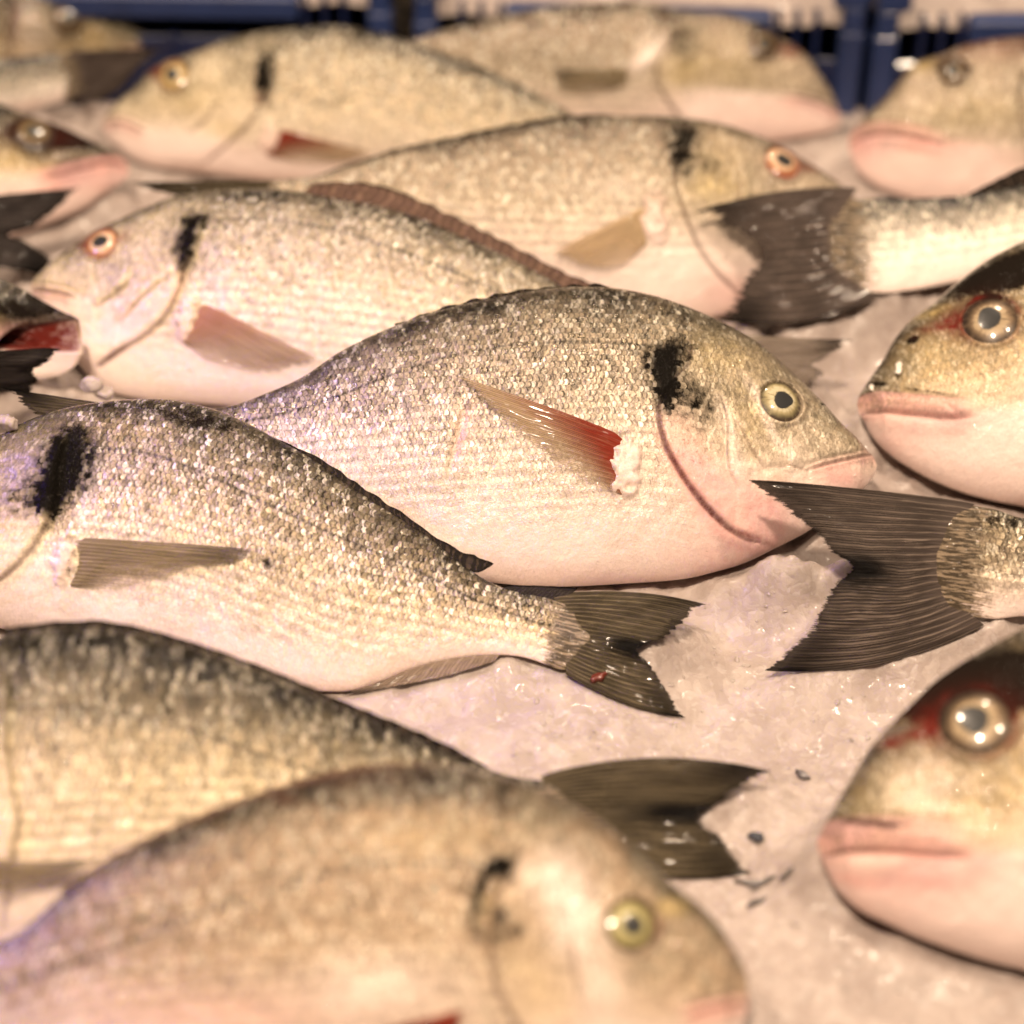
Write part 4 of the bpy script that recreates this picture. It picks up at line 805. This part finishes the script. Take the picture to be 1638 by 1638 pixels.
def blob(name, c, r, mat, seed, amp=.35, sq=.7, n=20, origin=True):
    th = np.linspace(.02, math.pi-.02, n)[:, None]; p = np.linspace(0, 2*math.pi, 2*n, endpoint=False)[None]
    d = np.stack([np.sin(th)*np.cos(p), np.sin(th)*np.sin(p), np.cos(th)*np.ones_like(p)], -1)
    rg = np.random.default_rng(seed); k = np.ones(d.shape[:2])
    for _ in range(9):                          # knocked-off flat faces
        v = rg.normal(size=3); v /= np.linalg.norm(v); k = np.minimum(k, rg.uniform(.62, .9)/np.maximum(d@v, 1e-3))
    k *= 1+amp*.3*(np.sin(d@rg.normal(size=3)*5+seed)*np.sin(d@rg.normal(size=3)*4))
    P = d*k[..., None]*np.array(r)*np.array([1, 1, sq])
    V = P.reshape(-1, 3)+c
    return V, grid_quads(n, 2*n, True)
for i, (px, py, z, r, lab) in enumerate([(152, 172, .03, .0065, 'ice lump under the snout of the cream bream'), (146, 616, .046, .0048, 'small ice lump wedged under the belly of the pale bream with the orange eye'),
      (166, 629, .043, .0042, 'flat ice chip beside the small wedged lump'), (14, 676, .075, .0048, 'round ice lump on the dark wet tail at the left edge'), (1222, 1245, .006, .0040, 'ice chip off the tip of the olive bream tail'),]):
    c = at((px, py), z); 
    V, Q = blob('ice_lump', c, (r, r*.8, r), ICE, 60+i)
    o = make_mesh('ice_lump', V, Q, ICE, origin=c); o['label'] = lab; o['category'] = 'ice'; o['group'] = 'loose lumps of ice'
# loose crystals on the open ice, too many to count
VV, QQ, nb = [], [], 0
rg = np.random.default_rng(3)
for i in range(520):
    px, py = rg.uniform(820, 1660), rg.uniform(880, 1640)
    c = at((px, py), .004); h = iceh(c[0], c[1])
    c = np.array([c[0], c[1], h]); r = .0005+.0014*rg.random()**3; c[2] -= r*.25
    V, Q = blob('x', c, (r*rg.uniform(.7, 1.6), r*rg.uniform(.7, 1.4), r), ICE, 200+i, n=5, sq=.6)
    ok = minz[int(np.clip((c[0]-gx[0])/ST, 0, len(gx)-1)), int(np.clip((c[1]-gy[0])/ST, 0, len(gy)-1))] > 1
    if not ok: continue
    VV.append(V); QQ.append(Q+nb); nb += len(V)
o = make_mesh('ice_crystals', np.vstack(VV), np.vstack(QQ), ICE, smooth=False); o['kind'] = 'stuff'; o['label'] = 'loose ice crystals scattered on the ice bed'

def on_surface(px, py):
    dg = bpy.context.evaluated_depsgraph_get(); d = ray((px, py))[0]
    ok, loc, nor, *_ = sc.ray_cast(dg, Vector(CAM), Vector(d)); return np.array(loc), np.array(nor)
# things lying on the ice or the fish
DK2 = plain('grey_shred', (.10, .09, .09), .3, .4, .0003, 700)
DK = plain('dark_scrap', (.012, .016, .03), .25, .6, .0003, 700)
def scrap(name, px, py, rx, ry, lab, mat, seed, tilt=0.0, grp=None, z=None):
    c = at((px, py), .005); c = at((px, py), iceh(c[0], c[1])+.0006) if z is None else at((px, py), z)
    n, m = 10, 28; r = np.linspace(0.02, 1, n)[:, None]; a = np.linspace(0, 2*math.pi, m, endpoint=False)[None]
    k = 1+.45*vnoise(np.cos(a)*1.7+5, np.sin(a)*1.7+5, seed)*2
    x, y = r*k*np.cos(a)*rx, r*k*np.sin(a)*ry; X = x*math.cos(tilt)-y*math.sin(tilt); Y = x*math.sin(tilt)+y*math.cos(tilt)
    Z = .0009*np.sqrt(np.maximum(1-r**2, 0))+.0012*vnoise(x*400, y*400, seed)
    top = np.stack([X, Y, Z+.0004], -1).reshape(-1, 3)+c; bot = np.stack([X, Y, Z*0-.001], -1).reshape(-1, 3)+c
    q = grid_quads(n, m, True); i = (n-1)*m+np.arange(m); rim = np.stack([i, np.roll(i, -1), np.roll(i, -1)+n*m, i+n*m], -1)
    o = make_mesh(name, np.vstack([top, bot]), np.vstack([q, q[:, ::-1]+n*m, rim]), mat, origin=c); o['label'] = lab; o['category'] = 'scrap'
    if grp: o['group'] = grp
    return o
RD = plain('blood_drop', (.13, .02, .01), .3, .6, .0002, 700)
zz = on_surface(958, 1083)[0][2]
scrap('blood_drop', 958, 1083, .0030, .0020, 'red blood drop on the lower lobe of the golden bream tail', RD, 5, .3, None, zz+.0002)
scrap('dark_scrap', 1211, 1338, .0034, .0020, 'small blue-black scrap on the ice between a tail and the large corner head', DK, 3, -.5)
for k, (px, py, a, b, tl, lab) in enumerate([(1228, 1408, .006, .0008, .45, 'thin dark shred just right of the olive bream tail'), (1262, 1396, .005, .0007, .7, 'thin dark shred under the pink lip of the large corner head'), (1215, 1442, .004, .0008, .3, 'short dark shred beside the forehead of the front bream'), (1200, 1412, .005, .0009, -.2, 'dark shred curling at the tip of the olive bream tail'), (1284, 1240, .003, .0014, -.7, 'grey fleck on the ice right of the upper tail tip of the olive bream')]):
    scrap('dark_shred', px, py, a, b, lab, DK2, 20+k, tl, 'dark shreds on the ice')
for px, py, r, st, lab in ((1439, 589, .0021, 2.0, 'oblong white crumb on the snout of the bream head at the right edge'), (1395, 621, .0015, 1.25, 'tiny white crumb just above the lip of that bream head')):
    c, nrm = on_surface(px, py)
    V, Q = blob('x', np.zeros(3), (r*.8, r*st, r), CRUMB, 90+px, n=14, sq=.7, amp=.8)
    if st > 1.5: V[:, 0] *= 1-.35*np.exp(-(V[:, 1]/(r*.5))**2); V[:, 0] += V[:, 1]*.25
    V += c+nrm*r*.15
    o = make_mesh('white_crumb', V, Q, CRUMB, origin=c); o['label'] = lab; o['category'] = 'crumb'; o['group'] = 'white crumbs on a fish snout'

# ------------------------------------------------------------------ blue crates behind, filled with ice
BLUE = plain('blue_plastic', (.007, .014, .06), .38, .25, .0004, 260)
BLUE2 = plain('lighter_blue_plastic', (.02, .036, .115), .45, .1, .0005, 200)  # lighter, rougher blue for the rims and front corner posts
def box(c, s, bev=.0012):
    x, y, z = (np.array(s)/2); V = []; b = bev
    pr = [(-x+b, -y), (x-b, -y), (x, -y+b), (x, y-b), (x-b, y), (-x+b, y), (-x, y-b), (-x, -y+b)]
    pi = [(p[0]*(1-b/x), p[1]*(1-b/y)) for p in pr]
    for zz, q in ((-z, pi), (-z+b, pr), (z-b, pr), (z, pi)): V += [(p[0], p[1], zz) for p in q]
    Q = grid_quads(4, 8, True)
    def capq(o): return [[o, o+1, o+2, o+3], [o, o+3, o+4, o+7], [o+4, o+5, o+6, o+7]]
    Q = np.vstack([Q, capq(0), capq(24)])
    return np.array(V)+np.array(c), Q
def boxes(lst):
    V, Q, n = [], [], 0
    for c, s in lst:
        v, q = box(c, s, min(.0015, min(s)*.3)); V.append(v); Q.append(q+n); n += len(v)
    return np.vstack(V), np.vstack(Q)
def crate(name, lab, x0, x1, y0, yaw, top, depth=.26, low=-.05, posts=(1, 1)):
    W = x1-x0; root = bpy.data.objects.new(name, None); col.objects.link(root); root.empty_display_size = .02
    root.location = (x0, y0, low); root.rotation_euler = (0, 0, yaw); root['label'] = lab; root['category'] = 'crate'; root['group'] = 'blue plastic crates behind the fish'
    H = top-low; pw = .0130; t = .004
    def part(nm, lst, m):
        V, Q = boxes(lst); return make_mesh(nm, V, Q, m, root, smooth=False)
    part('wall', [((W/2, t, H*.5-.012), (W-2*pw, .003, H-.03)), ((t, depth/2, H*.5-.012), (.003, depth-2*pw, H-.03)), ((W-t, depth/2, H*.5-.012), (.003, depth-2*pw, H-.03)), ((W/2, depth-t, H*.5-.012), (W-2*pw, .003, H-.03))], BLUE)
    part('floor_panel', [((W/2, depth/2, .002), (W-.012, depth-.012, .004))], BLUE)
    part('rim', [((W/2, .001, H-.007), (W-2*pw-.07, .012, .013)), ((W/2, depth-.001, H-.007), (W-2*pw-.07, .012, .013)), ((.001, depth/2, H-.007), (.012, depth-2*pw-.05, .013)), ((W-.001, depth/2, H-.007), (.012, depth-2*pw-.05, .013))], BLUE2)
    for sx, px in ((1, pw/2), (-1, W-pw/2)):
        for py in (pw/2, depth-pw/2):
            part('corner_post', [((px, py, (H+.03)/2-.02), (pw-.0005, pw-.0005, H-.0115)), ((px, py, H-.012), (pw-.002, pw-.002, .030)), ((px+sx*.0025, py, H+.013), (pw+.004, pw-.001, .022))], BLUE2 if py < depth/2 else BLUE)
            if py < depth/2:
                part('corner_rib', [((px+sx*dx, .0045, H*.5+.002), (.0030, .009, H-.006)) for dx in (.0185, .0285, .0385)], BLUE)
                part('corner_rail', [((px+sx*.028, .0075, H*.5-.012+dz), (.034, .0035, .016)) for dz in (-.02, .012)], BLUE)
    rib = [((x, .0005, H*.45-.006), (.0035, .0065, H*.8)) for x in np.arange(.07, W-.07, .031)]
    part('wall_rib', rib, BLUE)
    n1, n2 = 60, 60; X, Y = np.meshgrid(np.linspace(.0065, W-.0065, n1), np.linspace(.0095, depth-.0095, n2), indexing='ij')
    Z = low+H-.012+.006*fbm(X*30, Y*30, 71, 4)
    c, s_ = math.cos(yaw), math.sin(yaw)
    V = np.stack([x0+X*c-Y*s_, y0+X*s_+Y*c, Z], -1).reshape(-1, 3)
    o = make_mesh('crate_ice', V, grid_quads(n1, n2), ICE); o['kind'] = 'stuff'; o['label'] = 'ice filling '+lab.split(' with')[0]
    return root
pa = at((1376, 215), .0); y0 = pa[1]+.004
xg = pa[0]
crate('blue_crate', 'blue plastic crate behind the rearmost bream with its right corner post at the gap', xg-.002-.232, xg-.002, y0+.014, -.055, .066)
crate('blue_crate', 'blue plastic crate with its left corner post beside the reddish bream head', xg+.0025, xg+.33, y0+.001, .03, .064)
crate('blue_crate', 'dark blue plastic crate behind the cream bream at the left', xg-.245-.34, xg-.245, y0+.03, -.03, .068)
WALLM = plain('pale_counter', (.62, .50, .36), .6, 0, .0003, 60)
V, Q = boxes([((0, 1.2, -.06), (6, 2.8, .012))]); o = make_mesh('counter', V, Q, WALLM, smooth=False); o['kind'] = 'structure'; o['label'] = 'pale counter top beyond the crates'

# ------------------------------------------------------------------ light: warm shop lamps overhead, a violet tube far left
w = bpy.data.worlds.new('World'); sc.world = w; w.use_nodes = True
bg = w.node_tree.nodes['Background']; bg.inputs[0].default_value = (.95, .76, .64, 1); bg.inputs[1].default_value = .065
def area(name, loc, tgt, size, power, c, spread=180):
    l = bpy.data.lights.new(name, 'AREA'); l.shape = 'DISK' if np.isscalar(size) else 'RECTANGLE'
    if np.isscalar(size): l.size = size
    else: l.size, l.size_y = size
    l.energy = power; l.color = c; l.spread = math.radians(spread)
    o = bpy.data.objects.new(name, l); col.objects.link(o); o.location = loc
    o.rotation_euler = (Vector(tgt)-Vector(loc)).to_track_quat('-Z', 'Y').to_euler(); return o
WARM = (1, .78, .575)
area('shop_lamp', (-.15, -.55, 1.15), (0, 0, 0), .07, 20.5, WARM)
area('shop_lamp', (.50, -.30, 1.2), (0, 0, 0), .07, 8.5, WARM)
area('shop_lamp', (-.50, .25, 1.3), (0, 0, 0), .10, 7, WARM)
area('shop_lamp', (.25, .85, 1.3), (0, .1, 0), .12, 8, WARM)
area('violet_tube', (-.50, .02, .34), (-.10, -.025, .05), (.22, .08), .085, (.17, .08, 1.0), 21)
area('violet_tube', (-.50, -.14, .36), (-.22, -.28, .05), (.16, .10), .09, (.17, .08, 1.0), 18)
